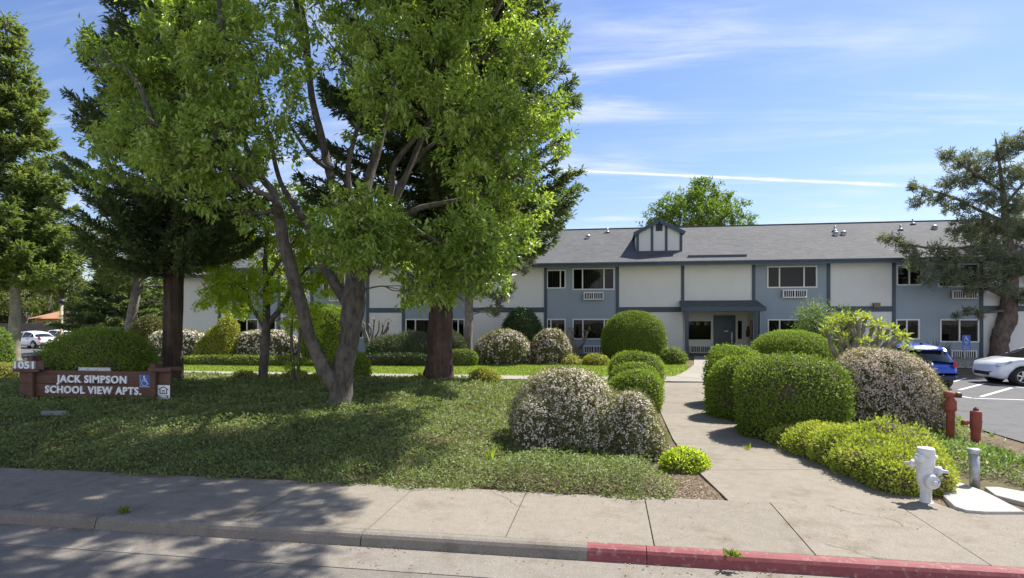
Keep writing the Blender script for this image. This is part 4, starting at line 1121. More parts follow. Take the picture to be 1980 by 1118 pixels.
def pavement_wear():
    rg = np.random.default_rng(12)
    def crack(p, q, n, z, w):
        mb = MB(); t = np.linspace(0, 1, n); P = np.outer(1 - t, p) + np.outer(t, q); d = np.subtract(q, p); d = d / np.linalg.norm(d); nn = np.array([-d[1], d[0]])
        P = P + np.outer(np.cumsum(rg.normal(0, .018, n)) * np.sin(np.pi * t) ** .4, nn); ww = w * (.3 + rg.uniform(.2, 1, n))
        A, B = P + nn * ww[:, None] / 2, P - nn * ww[:, None] / 2
        X = np.stack([A[:, 0], B[:, 0]]); Y = np.stack([A[:, 1], B[:, 1]]); mb.sheet(X, Y, np.full_like(X, z) + (Y - 5.96) * .0075); return mb
    for k, (p, q, z) in enumerate((((-2.52, 7.3), (-1.6, 7.5), .1585), ((2.55, 7.55), (3.1, 6.9), .1585), ((2.1, 6.25), (2.55, 5.98), .158), ((-1.5, 7.5), (-.92, 6.9), .1585))):
        structure('pavement_crack', crack(p, q, 22, z, .006), MATS['dim interior'])
    # dry leaves and twigs in the gutter and on the pavement
    mb = MB(); n = 900; x = rg.uniform(-9, 5, n); y = np.where(rg.uniform(0, 1, n) < .7, 5.79 - rg.exponential(.06, n), rg.uniform(4.6, 5.7, n)); m = rg.uniform(0, 1, n) < (.2 + .8 * (np.sin(1.7 * x) > .2)); x, y = x[m], y[m]
    P = np.stack([x, y, np.full(len(x), .030)], 1); D = rand_dirs(len(x), rg); D[:, 2] *= .15
    add_leaves(mb, P, D, np.tile([0, 0, 1.], (len(x), 1)) + rg.normal(0, .3, (len(x), 3)), rg.uniform(.015, .05, len(x)), rg.uniform(.006, .02, len(x)))
    n = 420; x = rg.uniform(-9, 4.2, n); y = np.where(rg.uniform(0, 1, n) < .6, 7.5 - rg.exponential(.12, n), rg.uniform(6.0, 7.5, n))
    P = np.stack([x, y, np.full(n, .172)], 1); D = rand_dirs(n, rg); D[:, 2] *= .1
    add_leaves(mb, P, D, np.tile([0, 0, 1.], (n, 1)) + rg.normal(0, .3, (n, 3)), rg.uniform(.012, .04, n), rg.uniform(.006, .016, n))
    structure('leaf_litter', mb, foliage('fallen leaves', [(.14, .09, .05), (.24, .17, .09), (.20, .20, .06)], .1), 'stuff')
    # wood chips on the bare patch
    mb = MB(); n = 5000; x = rg.uniform(.3, 1.5, n); y = rg.uniform(7.6, 10.8, n); P = np.stack([x, y, H(x, y) + .006 + rg.uniform(0, .012, n)], 1); D = rand_dirs(n, rg); D[:, 2] *= .2
    ok = x < np.interp(y, [7.5, 9.2, 11], [1.44, 1.22, 1.14]) - .04; P, D = P[ok], D[ok]
    add_leaves(mb, P, D, np.tile([0, 0, 1.], (len(P), 1)) + rg.normal(0, .3, (len(P), 3)), rg.uniform(.02, .06, len(P)), rg.uniform(.006, .018, len(P)))
    structure('mulch', mb, foliage('wood chips', [(.10, .07, .045), (.20, .145, .095), (.33, .26, .18)], .0), 'stuff')
pavement_wear()

# ---- trees
def smooth_path(pts, rad, sub=5):
    P = np.asarray([tuple(p) for p in pts], float); r = np.asarray(rad, float); n = len(P)
    if n < 3: sub = 3
    out, ro = [], []
    for i in range(n - 1):
        p0, p1, p2, p3 = P[max(i - 1, 0)], P[i], P[i + 1], P[min(i + 2, n - 1)]
        for k in range(sub):
            t = k / sub
            out.append(.5 * ((2 * p1) + (-p0 + p2) * t + (2 * p0 - 5 * p1 + 4 * p2 - p3) * t * t + (-p0 + 3 * p1 - 3 * p2 + p3) * t ** 3))
            ro.append(r[i] * (1 - t) + r[i + 1] * t)
    out.append(P[-1]); ro.append(r[-1])
    return np.array(out), np.array(ro)

def leaf_clump(mb, c, r, size, seed, dens=1.0, aspect=.42, droop=.35, mat=0, flat=.8):
    """sprays of leaves gathered round twig ends inside an uneven ball"""
    rg = np.random.default_rng(seed)
    per = 22; ns = max(6, int(2.7 * math.pi * r * r / (size * size * aspect * .5 * per) * dens))
    D = rand_dirs(ns, rg); rr = r * rg.uniform(.35, 1.0, ns) ** .6
    sp = np.asarray(tuple(c)) + D * rr[:, None] * np.array([1, 1, flat])
    out = unit(D + np.array([0, 0, .15]) + rand_dirs(ns, rg) * .4)
    tl = .15 * (size / .1) ** .7
    t = rg.uniform(0, 1, (ns, per))
    base = sp[:, None, :] + out[:, None, :] * (t * tl)[..., None] + rg.normal(0, .042 * (size / .1), (ns, per, 3))
    base = base.reshape(-1, 3); n = len(base)
    T = np.repeat(out, per, 0) * .55 + rand_dirs(n, rg) * .8; T[:, 2] -= droop
    Nn = unit(np.array([0, 0, 1.]) + rand_dirs(n, rg) * .7)
    add_leaves(mb, base, T, Nn, size * rg.uniform(.7, 1.25, n), size * aspect * rg.uniform(.8, 1.2, n), mat)

def twigs_to(mb, starts, clumps, seed, r0=.022, lump=.05):
    """a bent branch from the nearest limb point to each leaf clump, with side twigs"""
    rg = np.random.default_rng(seed); S = np.asarray(starts)
    for c, r in clumps:
        c = np.asarray(tuple(c)); dd = np.linalg.norm(S - c, axis=1) + np.clip(S[:, 2] - c[2], 0, 9) * .8
        a = S[np.argmin(dd)]; L = np.linalg.norm(c - a)
        if L < .1: continue
        m1 = a + (c - a) * .4 + rg.normal(0, .10 * L, 3) + np.array([0, 0, .06 * L]); m2 = a + (c - a) * .75 + rg.normal(0, .06 * L, 3)
        rad = r0 * (.6 + .25 * L)
        P, Rr = smooth_path([a, m1, m2, c], [rad, rad * .75, rad * .5, rad * .25], 4)
        mb.tube(P, Rr, 5, lump=lump, cap=False)
        for _ in range(int(4 + 4 * r)):
            k = rg.integers(len(P) // 3, len(P)); e = c + rand_dirs(1, rg)[0] * r * .85 * np.array([1, 1, .8])
            mid = (P[k] + e) / 2 + rg.normal(0, .07 * r, 3)
            Q, q = smooth_path([P[k], mid, e], [Rr[k] * .5 + .002, .006 * (1 + r0 * 10), .003], 3)
            mb.tube(Q, q, 4, cap=False)

def forked_tree():
    base, D0 = ground_at(652, 793)
    D0 += .25
    px2 = lambda p: at(p[0], p[1], D0 + p[2])
    s = D0 / FPX
    limbs = [
        [(655, 812, 0, 31), (656, 785, 0, 24), (660, 745, 0, 20), (668, 690, 0, 19), (680, 630, 0, 20), (684, 575, 0, 21), (690, 530, 0, 18), (695, 480, 0, 13), (700, 420, .1, 10), (712, 350, .2, 9), (735, 270, .3, 7), (760, 170, .3, 6), (775, 60, .3, 5), (790, -80, .3, 3)],
        [(660, 775, 0, 17), (643, 738, -.1, 16), (622, 705, -.2, 13), (603, 660, -.3, 11.5), (585, 600, -.45, 11.5), (566, 530, -.6, 11), (552, 480, -.7, 11), (543, 440, -.8, 10), (538, 405, -.9, 9), (527, 370, -.9, 7), (500, 335, -1, 5.5), (470, 270, -1.1, 4.5), (430, 200, -1.2, 3)],
        [(680, 600, 0, 12), (655, 560, .1, 10.5), (630, 520, .15, 10.5), (607, 480, .2, 9), (595, 440, .2, 7.5), (578, 410, .2, 6.5), (558, 380, .2, 5.5), (538, 340, .1, 4.5), (518, 250, 0, 3.5), (485, 100, 0, 2.5)],
        [(690, 545, 0, 13), (718, 505, .1, 12), (735, 470, .2, 11), (747, 440, .3, 9), (760, 400, .4, 7), (790, 330, .6, 6), (815, 270, .8, 5), (850, 210, 1, 4), (905, 130, 1.2, 3)],
        [(745, 448, .3, 8), (775, 425, .2, 6.5), (805, 405, .1, 6), (840, 396, 0, 5), (900, 384, -.1, 4), (960, 365, -.2, 2.5)],
        [(690, 510, .0, 12), (668, 450, .3, 9), (650, 390, .5, 8.5), (634, 322, .7, 8), (618, 250, .8, 7.5), (605, 200, .9, 7), (597, 130, .9, 6), (592, 60, 1, 5.5), (580, -10, 1, 4), (570, -120, 1, 3)],
        [(700, 460, .1, 8), (683, 400, -.2, 6), (673, 330, -.3, 5), (690, 250, -.4, 4), (720, 150, -.5, 3)],
        [(728, 480, .1, 8), (716, 390, .5, 6), (717, 350, .6, 6), (728, 290, .7, 5), (752, 230, .8, 4), (770, 120, .8, 3)],
        [(740, 440, .3, 6), (757, 365, -.2, 5.5), (762, 320, -.4, 5), (800, 270, -.6, 4.5), (847, 215, -.8, 4), (890, 120, -.9, 3)],
        [(733, 395, .4, 5), (770, 360, .6, 5), (812, 300, .8, 4), (870, 255, 1, 3)],
        [(538, 405, -.9, 6), (505, 412, -.8, 4), (470, 408, -.7, 3.5), (420, 395, -.6, 2.5), (380, 388, -.6, 1.5)],
        [(540, 420, -.9, 7), (535, 390, -1.3, 6), (500, 370, -1.6, 4), (440, 335, -1.9, 3), (370, 290, -2.1, 2.5), (300, 240, -2.2, 2)],
        [(760, 400, .4, 5), (800, 440, -.4, 4), (850, 470, -.7, 3), (900, 485, -.9, 2)],
        [(700, 420, .1, 5), (690, 435, -.8, 4), (680, 440, -1.2, 3)],
        [(640, 330, .7, 5), (600, 300, .2, 4), (560, 240, -.2, 3)],
        [(470, 270, -1.1, 4.5), (445, 150, -1.5, 4), (425, 20, -2, 4), (410, -150, -2.8, 3.5), (330, -300, -3.6, 3)],
        [(597, 130, .9, 5), (575, 20, .3, 5), (560, -120, -.8, 4.5), (600, -320, -2.4, 3.5)],
        [(905, 130, 1.2, 4), (960, 20, .8, 4), (1020, -100, .3, 3.5), (1120, -230, -.2, 3), (1230, -330, -.4, 2)],
        [(775, 60, .3, 5), (800, -60, -.4, 4.5), (820, -220, -1.6, 4), (840, -420, -2.6, 3)],
    ]
    mb = MB(); starts = []
    for i, l in enumerate(limbs):
        P, Rr = smooth_path([px2(p) for p in l], [p[3] * s for p in l], 5)
        if i == 0: P[0][2] -= .1
        mb.tube(P, Rr, 14 if i < 4 else 8, lump=.10 if i < 2 else .07, seed=i, flute=.05 if i == 0 else 0)
        starts += list(P[len(P) // 3:])
    rg = np.random.default_rng(5)
    for ang, ln in ((2.6, .34), (3.6, .26), (4.6, .34), (5.5, .30), (.4, .25)):       # root flare
        a = np.array(tuple(px2((656, 770, 0)))); e = a + np.array([math.cos(ang), math.sin(ang), 0]) * ln; e[2] = float(H(e[0], e[1])) - .04; m = a * .45 + e * .55; m[2] = e[2] + .11
        P, Rr = smooth_path([a, m, e], [.2, .12, .05], 4); mb.tube(P, Rr, 8, lump=.08)
    C = [  # column, row, depth offset, radius in pixels
        (215, 108, -1.6, 42), (180, 90, -1.6, 26), (262, 140, -1.5, 48), (300, 110, -1.3, 62), (225, 262, -1.2, 55), (200, 330, -1.0, 45), (290, 250, -1.8, 72), (340, 300, -2.2, 70), (360, 180, -1.2, 85), (340, 70, -.8, 70), (280, 190, -1, 60),
        (430, 260, -2.3, 80), (420, 130, -2.0, 80), (450, 330, -1.7, 62), (400, 380, -1.3, 45), (520, 190, -2.1, 70), (500, 80, -1.5, 80), (430, 20, -1, 75), (540, 290, -1.2, 45), (560, 120, -.6, 50), (480, 410, -.5, 40), (370, 30, -2, 60), (300, 330, 0, 60), (240, 200, .5, 55),
        (650, 130, .2, 34), (655, 50, -.6, 48), (600, 30, -1, 55), (700, 175, -.8, 40), (690, 250, -.5, 26), (560, 20, .4, 55), (585, 235, 1.2, 26),
        (740, 70, -1.6, 78), (760, 170, -1.9, 78), (715, 250, -.9, 26), (800, 215, -1.5, 50), (840, 120, -1.4, 85), (850, 30, -1, 80), (930, 110, -1, 72), (890, 210, -1.6, 70), (950, 200, -1.0, 66), (890, 295, -1.2, 48), (960, 290, -.8, 62), (1020, 230, -.4, 62), (1020, 110, .2, 60),
        (1045, 60, .6, 45), (1085, 72, .7, 25), (1060, 210, .3, 48), (1080, 265, .4, 42), (1000, 330, -.2, 62), (1015, 400, .2, 45), (930, 360, -.6, 55), (905, 345, -1.5, 36), (985, 440, .4, 40), (1010, 465, .6, 28), (740, 0, -.8, 70), (960, 20, .3, 60), 
        (690, 405, -1.4, 46), (645, 445, -1.7, 44), (670, 470, -1.9, 40), (765, 465, -1.5, 34), (710, 460, -1.9, 58), (745, 430, -1.3, 42), (680, 495, -1.7, 36), (735, 495, -1.6, 34), (630, 470, -1.4, 28),
        (860, 470, -1.6, 42), (905, 440, -1.5, 44), (930, 490, -1.7, 54), (880, 525, -1.4, 48), (830, 540, -1.1, 46), (945, 535, -1.2, 34), (800, 560, -.8, 30), (860, 565, -1, 26), (790, 500, -.6, 26), (960, 460, -1.3, 30),
    ]
    for k in range(28):                                   # the part of the crown above the frame
        C.append((rg.uniform(270, 1000), rg.uniform(-330, -60), rg.uniform(-2.3, 2.4), rg.uniform(60, 90)))
    for k in range(7):                                    # and its far side
        C.append((rg.uniform(330, 960), rg.uniform(-160, 0), rg.uniform(1.2, 2.6), rg.uniform(45, 70)))
    cl = [(px2(c), c[3] * s * (1.0 if c[1] > 380 and c[0] > 600 else .77)) for c in C]
    tn = math.tan(SUN_EL)                                 # unseen leaf clumps added above the frame to throw dappled shade on the pavement
    for region, cnt in (((-8.6, -2.3, 5.9, 7.5), 24), ((-6.8, -3.2, 4.3, 5.8), 15), ((-8.5, -3.0, 7.6, 10.0), 10)):
        n_ = tries = 0
        while n_ < cnt and tries < 900:
            tries += 1
            x_, y_ = rg.uniform(region[0], region[1]), rg.uniform(region[2], region[3]); h_ = rg.uniform(7.0, 12.0)
            if region[2] == 5.9 and x_ > -3.6 + (y_ - 6.2) * .9: continue
            p_ = Vector((x_ + math.sin(SUN_AZ) * h_ / tn, y_ + math.cos(SUN_AZ) * h_ / tn, h_ + .15)); d_ = CS * p_.y - SN * p_.x
            if HY - (p_.z - CAMZ) / d_ * FPX > -130: continue
            cl.append((p_, rg.uniform(.36, .60))); n_ += 1
    cr = MB()
    for k, (c, r) in enumerate(cl): leaf_clump(cr, c, r, .130, 900 + k, 1.25)
    zf = lambda c: HY - (c[0].z - CAMZ) / (CS * c[0].y - SN * c[0].x) * FPX < 0
    S_ = np.array(starts); vis = HY - (S_[:, 2] - CAMZ) / (CS * S_[:, 1] - SN * S_[:, 0]) * FPX
    twigs_to(mb, starts, [c for c in cl if not zf(c)], 4); twigs_to(mb, S_[vis < -60], [c for c in cl if zf(c)], 5)
    root = empty('forked_tree', (base.x, base.y, float(H(base.x, base.y))), 'large broadleaf tree with forked grey trunk and wide bright green crown', 'tree')
    part('trunk', mb, B_tree, root); part('crown', cr, F_tree, root)

def conifer(name, label, base, trunk, zlow, ztop, rmax, leaf, barkm, seed, n_per=7, dz=.34, spray=.30, width=.05, sag=.25, uptip=.35, profile=None, per=16, group=None, flute=.06, dens=1.0, tail=0.72):
    """trunk = [(x,y,z,r)]; whorls of drooping boughs set with flat needle sprays"""
    rg = np.random.default_rng(seed)
    root = empty(name, (base.x, base.y, base.z), label, 'tree', group)
    P, Rr = smooth_path([t[:3] for t in trunk], [t[3] for t in trunk], 5)
    mb = MB(); mb.tube(P, Rr, 24, lump=.06, seed=seed, flute=flute); br = mb; cr = MB(); z = zlow
    while z < ztop - .2:
        f = (z - zlow) / (ztop - zlow)
        rad = rmax * (profile(f) if profile else (1 - f) ** .8)
        ctr = np.array([np.interp(z, P[:, 2], P[:, 0]), np.interp(z, P[:, 2], P[:, 1])])
        k = max(3, int(n_per * (.55 + .45 * rad / rmax)))
        for j in range(k):
            a = rg.uniform(0, 2 * math.pi); L = rad * rg.uniform(.66, 1.03)
            if L < .25: L = .25
            d = np.array([math.cos(a), math.sin(a)]); m = 7; t = np.linspace(0, 1, m)
            zz = z + rg.uniform(-.15, .15) + L * (.12 * t - sag * 1.6 * t ** 1.5 + uptip * t ** 3)
            side = np.array([-d[1], d[0]]) * rg.uniform(-.25, .25)
            pts = np.column_stack([ctr[0] + d[0] * L * t + side[0] * L * t * t, ctr[1] + d[1] * L * t + side[1] * L * t * t, zz])
            br.tube(pts, np.linspace(.02 + .010 * L, .006, m), 4, cap=False)
            ns = int(per * L * dens * 2.6); u = rg.uniform(.03, 1.02, ns) ** tail
            Q = np.column_stack([np.interp(u, t, pts[:, i]) for i in range(3)])
            tang = unit(np.column_stack([np.interp(u, t, np.gradient(pts[:, i])) for i in range(3)]))
            sg = np.where(rg.uniform(0, 1, ns) < .5, -1, 1)[:, None] * np.array([-d[1], d[0], 0]) * rg.uniform(.25, 1.0, ns)[:, None]
            sd = unit(tang * .8 + sg + np.array([0, 0, -.18]) + rg.normal(0, .18, (ns, 3)))
            sl = spray * (1.25 - .55 * u) * (.6 + .5 * rg.uniform(0, 1, ns)) * 1.25
            q = 6                                        # needles along each spray
            w = np.linspace(.15, 1, q)
            base_ = Q[:, None, :] + sd[:, None, :] * (sl[:, None] * w)[..., None] * .9 + rg.normal(0, .018, (ns, q, 3))
            n = ns * q
            T = np.repeat(sd, q, 0) + rand_dirs(n, rg) * .75 + np.array([0, 0, -.05])
            add_leaves(cr, base_.reshape(-1, 3), T, unit(np.array([0, 0, 1.]) + rand_dirs(n, rg) * .8), spray * .5 * rg.uniform(.6, 1.2, n), width * rg.uniform(.7, 1.2, n))
        z += dz * (.8 + .4 * rg.uniform())
    part('trunk', mb, barkm, root)
    part('crown', cr, leaf, root)
    return root

def build_redwoods():
    b, d = ground_at(848, 737); d += .35; s = d / FPX; b = at(849, 737, d); b.z = float(H(b.x, b.y))
    def q(px, py, r): p = at(px, py, d); return (p.x, p.y, p.z, r * s)
    top = at(880, 620, d); 
    conifer('redwood_tree', 'massive redwood with fluted red brown trunk behind the forked tree', b,
            [q(847, 760, 38), q(848, 735, 31), q(850, 700, 25), q(851, 650, 22.5), q(853, 600, 22), q(855, 540, 21), q(860, 400, 19), q(866, 200, 16), q(873, 0, 13), (top.x, top.y, 22.5, .03)],
            4.1, 22.5, 4.25, F_redwood, B_red, 61, n_per=11, dz=.30, spray=.36, width=.06, sag=.15, uptip=.34, profile=lambda f: (1 - f) ** .62 * (1 if f > .03 else .9), per=15, flute=.09)
    b, d = ground_at(333, 741); d += .3; s = d / FPX; b = at(333, 741, d); b.z = float(H(b.x, b.y)); 
    top = at(350, 620, d)
    def q(px, py, r): p = at(px, py, d); return (p.x, p.y, p.z, r * s)
    conifer('redwood_tree', 'redwood with dark straight trunk right of the timber sign', b,
            [q(332, 762, 24), q(332, 738, 20), q(333, 690, 17.5), q(334, 600, 16.5), q(336, 520, 16), q(340, 300, 13), q(346, 50, 10), (top.x, top.y, 19.5, .03)],
            3.75, 19.5, 2.95, F_redwood, B_red, 62, n_per=11, dz=.27, spray=.32, width=.055, sag=.10, uptip=.30, profile=lambda f: (1 - f) ** .6 * (1 if f > .05 else .85), per=16, flute=.08)
    # conifer at the left edge
    d = 30.0
    def q(px, py, r): p = at(px, py, d); return (p.x, p.y, p.z, r * d / FPX)
    b = at(26, 700, d); b.z = float(H(b.x, b.y)); top = at(0, 620, d)
    conifer('fir_tree', 'tall loose yellow green conifer at the left picture edge', b, [(b.x, b.y, b.z - .2, .55), q(26, 690, 12), q(28, 640, 10), q(30, 560, 8), q(25, 300, 5), q(12, 60, 2), (top.x, top.y, 18.0, .03)],
            4.2, 18.0, 3.05, F_fir, B_pale, 63, n_per=11, dz=.42, spray=.55, width=.12, sag=.10, uptip=.32, profile=lambda f: (1 - f) ** .75, per=9, flute=.02)
    # dark low conifer beyond the sign
    d = 44.0; b = at(232, 656, d); b.z = float(H(b.x, b.y))
    def q(px, py, r): p = at(px, py, d); return (p.x, p.y, p.z, r * d / FPX)
    conifer('dark_conifer', 'dark spreading conifer beyond the dome hedge with boughs near the ground', b, [(b.x, b.y, b.z - .2, .3), q(228, 640, 6), q(226, 600, 5), q(222, 530, 3), q(222, 500, 1)],
            1.6, 6.6, 3.9, F_redwood, B_tree, 64, n_per=9, dz=.40, spray=.6, width=.12, sag=.05, uptip=.1, profile=lambda f: (1 - f) ** .9, per=8, flute=.02)

def broad_tree(name, label, base, limbs, clumps, leaf, barkm, size, seed, r0=.02, dens=1.0, group=None, aspect=.42, droop=.3):
    """limbs = lists of (point, radius)"""
    root = empty(name, tuple(base), label, 'tree', group); mb = MB(); st = []
    for i, l in enumerate(limbs):
        P, Rr = smooth_path([p for p, r in l], [r for p, r in l], 4); mb.tube(P, Rr, 10 if i == 0 else 7, lump=.07, seed=i); st += list(P[len(P) // 3:])
    twigs_to(mb, st, clumps, seed, r0); part('trunk', mb, barkm, root)
    cr = MB()
    for k, (c, r) in enumerate(clumps): leaf_clump(cr, c, r, size, seed * 50 + k, dens, aspect, droop)
    part('crown', cr, leaf, root)
    return root

def needle_tuft(mb, C, n, L, W, seed):
    rg = np.random.default_rng(seed); C = np.repeat(np.asarray(C), n, 0)
    D = rand_dirs(len(C), rg); D[:, 2] = D[:, 2] * .8 + .25
    add_leaves(mb, C + rg.normal(0, L * .12, C.shape), D, rand_dirs(len(C), rg), L * rg.uniform(.7, 1.15, len(C)), W)

def pine(name, label, d, limbs, clumps, L, W, seed, tufts=26, each=12, barkm=None, kr=.62):
    b = at(limbs[0][0][0], limbs[0][0][1], d); b.z = float(H(b.x, b.y))
    root = empty(name, tuple(b), label, 'tree'); mb = MB(); st = []; s = d / FPX
    for i, l in enumerate(limbs):
        P, Rr = smooth_path([at(p[0], p[1], d + p[2]) for p in l], [p[3] * s * (1 if i == 0 else kr) for p in l], 5)
        if i == 0: P[0][2] = min(P[0][2], b.z - .05)
        mb.tube(P, Rr, 12 if i == 0 else 7, lump=.12 if i == 0 else .06, seed=i); st += list(P[len(P) // 3:])
    rg = np.random.default_rng(seed); cr = MB()
    cl = [(at(c[0], c[1], d + c[2]), c[3] * s) for c in clumps]
    twigs_to(mb, st, cl, seed, .03); part('trunk', mb, barkm or B_pine, root)
    for c, r in cl:
        n = max(6, int(tufts * (r / .8) ** 2)); D = rand_dirs(n, rg) * (r * rg.uniform(.3, 1.05, n))[:, None] * np.array([1, 1, .75])
        needle_tuft(cr, np.asarray(tuple(c)) + D, each, L, W, int(rg.integers(1e6)))
    part('crown', cr, F_pine, root)

def build_trees():
    forked_tree(); build_redwoods()
    # slender lime tree on the bank
    b, d = ground_at(510, 735)
    q = lambda px, py, dd=0: at(px, py, d + dd); s = d / FPX
    L = [[(q(508, 745), 11 * s), (q(508, 733), 9.5 * s), (q(511, 690), 8.5 * s), (q(515, 630), 8 * s), (q(515, 570, .1), 6 * s), (q(513, 510, .2), 4.5 * s), (q(517, 440, .2), 3 * s), (q(520, 390, .3), 1.5 * s)],
         [(q(514, 640), 5 * s), (q(500, 615, -.1), 4 * s), (q(484, 590, -.2), 3.5 * s), (q(478, 565, -.3), 2.5 * s), (q(455, 545, -.4), 1.5 * s)],
         [(q(515, 628), 6 * s), (q(540, 600, .1), 5 * s), (q(562, 565, .2), 4 * s), (q(580, 535, .3), 3 * s), (q(612, 500, .4), 2 * s)],
         [(q(516, 540), 4 * s), (q(545, 500, -.2), 3 * s), (q(580, 450, -.3), 2 * s), (q(600, 410, -.3), 1 * s)]]
    C = [(430, 560, -.4, 34), (408, 575, -.2, 24), (462, 545, -.6, 34), (500, 560, -.5, 30), (450, 590, .2, 24), (545, 540, .3, 34), (570, 480, -.2, 40), (600, 520, .5, 38), (630, 550, .5, 26), (645, 520, .4, 20), (590, 580, .4, 32),
         (560, 610, .2, 24), (600, 620, .4, 20), (600, 440, 0, 36), (570, 410, -.3, 34), (620, 400, .3, 30), (540, 440, .2, 30), (500, 490, .5, 30), (610, 480, .6, 34), (560, 370, .2, 30), (480, 600, -.3, 20), (430, 530, .4, 22)]
    broad_tree('lime_tree', 'slender tree with lime green leaves standing between redwood and forked tree', b, L, [(q(c[0], c[1], c[2]), c[3] * s) for c in C], F_lime, B_tree, .12, 14, dens=1.6)
    # twin stemmed sapling
    b, d = ground_at(572, 744); s = d / FPX
    L = [[(q(567, 748), 4 * s), (q(567, 700), 3.5 * s), (q(563, 650), 3 * s), (q(566, 600), 1.5 * s)], [(q(578, 748), 3.5 * s), (q(577, 700), 3 * s), (q(581, 640), 3 * s), (q(590, 600), 1.5 * s)]]
    broad_tree('sapling', 'thin twin stemmed sapling left of the forked trunk', b, L, [(q(c[0], c[1], 0), c[2] * s) for c in ((570, 625, 17), (590, 612, 20), (560, 700, 8), (605, 640, 14))], F_lime, B_tree, .10, 15, dens=.9)
    # tree behind the roof
    d = 58.0; b = at(1345, 655, d); b.z = 0.0; q = lambda px, py, dd=0: at(px, py, d + dd); s = d / FPX
    L = [[((b.x, b.y, -.2), .5), (q(1345, 560), .4), (q(1347, 470), .32), (q(1350, 400), .15)], [(q(1346, 500), .25), (q(1310, 440), .15), (q(1285, 415), .08)], [(q(1347, 490), .25), (q(1390, 430), .15), (q(1415, 410), .08)]]
    C = [(1350, 372, 0, 28), (1330, 385, -1, 28), (1375, 378, .5, 30), (1400, 395, 0, 28), (1425, 405, .5, 24), (1438, 425, 0, 18), (1300, 395, 0, 28), (1280, 410, .5, 26), (1262, 425, 0, 22), (1320, 420, -1.5, 34), (1360, 415, -1.5, 36), (1400, 430, -1, 32), (1290, 440, -.5, 30), (1340, 450, 0, 40), (1390, 455, 0, 36),
         (1365, 362, 0, 20), (1345, 358, 0, 14), (1440, 440, 0, 14), (1252, 438, 0, 14), (1340, 410, 3, 40), (1385, 410, 3, 36)]
    broad_tree('broadleaf_tree', 'round leafy tree rising behind the roof right of the dormer', b, L, [(q(c[0], c[1], c[2]), c[3] * s) for c in C], F_far2, B_tree, .32, 17, r0=.06, dens=.9)
    # pine on the right
    pine('pine_tree', 'open grey green pine with leaning flaky trunk at the right picture edge', 27.5,
         [[(1928, 715, 0, 18), (1930, 690, 0, 16), (1936, 650, 0, 15), (1948, 615, 0, 16), (1950, 585, 0, 14), (1955, 545, 0, 12), (1952, 490, 0, 10), (1945, 430, 0, 7.5), (1938, 360, 0, 3.6), (1930, 300, 0, 2.2), (1925, 268, 0, 1)],
          [(1950, 575, 0, 9), (1915, 560, -.3, 6), (1880, 545, -.5, 5), (1840, 530, -.7, 3), (1800, 520, -.8, 2)],
          [(1952, 500, 0, 8), (1900, 475, -.3, 6), (1860, 480, -.4, 4), (1800, 480, -.4, 3.5), (1745, 470, -.5, 3), (1705, 455, -.5, 2)],
          [(1945, 430, 0, 7), (1900, 410, .4, 5), (1850, 385, .5, 4), (1790, 365, .5, 2.5), (1760, 355, .5, 1.5)],
          [(1938, 370, 0, 5), (1890, 340, 0, 4), (1850, 310, 0, 2.5), (1828, 290, 0, 1.5)],
          [(1952, 520, 0, 8), (1985, 480, .3, 5), (2040, 440, .4, 3)], [(1940, 400, 0, 5), (1985, 350, .2, 4), (2030, 320, .3, 2)], [(1950, 585, 0, 8), (1990, 560, 0, 5), (2050, 540, .2, 3)],
          [(1932, 310, 0, 3), (1960, 285, 0, 2), (1970, 265, 0, 1)], [(1948, 600, 0, 5), (1900, 605, -.6, 3), (1860, 610, -.8, 2)]],
         [(1715, 462, -.5, 16), (1738, 468, -.5, 17), (1765, 490, -.5, 20), (1780, 515, -.6, 20), (1800, 540, -.8, 20), (1825, 520, -.7, 24), (1835, 545, -.8, 18), (1815, 485, -.4, 22), (1850, 500, -.5, 26), (1750, 480, -.4, 14), (1860, 535, -.6, 26), (1880, 560, -.6, 18),
          (1770, 360, .5, 18), (1790, 380, .5, 18), (1770, 395, .4, 14), (1820, 385, .5, 22), (1850, 400, .5, 26), (1835, 355, .4, 22), (1865, 350, .3, 26), (1830, 300, 0, 18), (1850, 318, 0, 22), (1880, 310, 0, 26), (1900, 335, .3, 28), (1935, 300, 0, 28), (1945, 275, 0, 20), (1965, 285, 0, 24), (1975, 265, 0, 16),
          (1900, 385, -.5, 30), (1890, 430, -.5, 32), (1930, 440, -.8, 32), (1860, 450, -.3, 28), (1910, 480, -.9, 34), (1950, 400, -.6, 32), (1945, 350, -.4, 32), (1980, 330, 0, 34), (1990, 390, 0, 36), (1985, 450, -.3, 36), (1960, 510, -.8, 32), (1910, 530, -.8, 28), (1990, 520, -.2, 34), (2030, 420, .3, 40), (2040, 340, .3, 36), (2050, 500, .2, 40), (1945, 560, -1, 22), (1985, 575, -.5, 26),
          (1870, 600, -.8, 13), (1890, 608, -.7, 12), (1850, 613, -.8, 10), (1900, 450, .8, 34), (1930, 500, .9, 34), (1960, 440, 1, 36), (1900, 555, .5, 22)],
         .25, .040, 71, tufts=72, each=16)
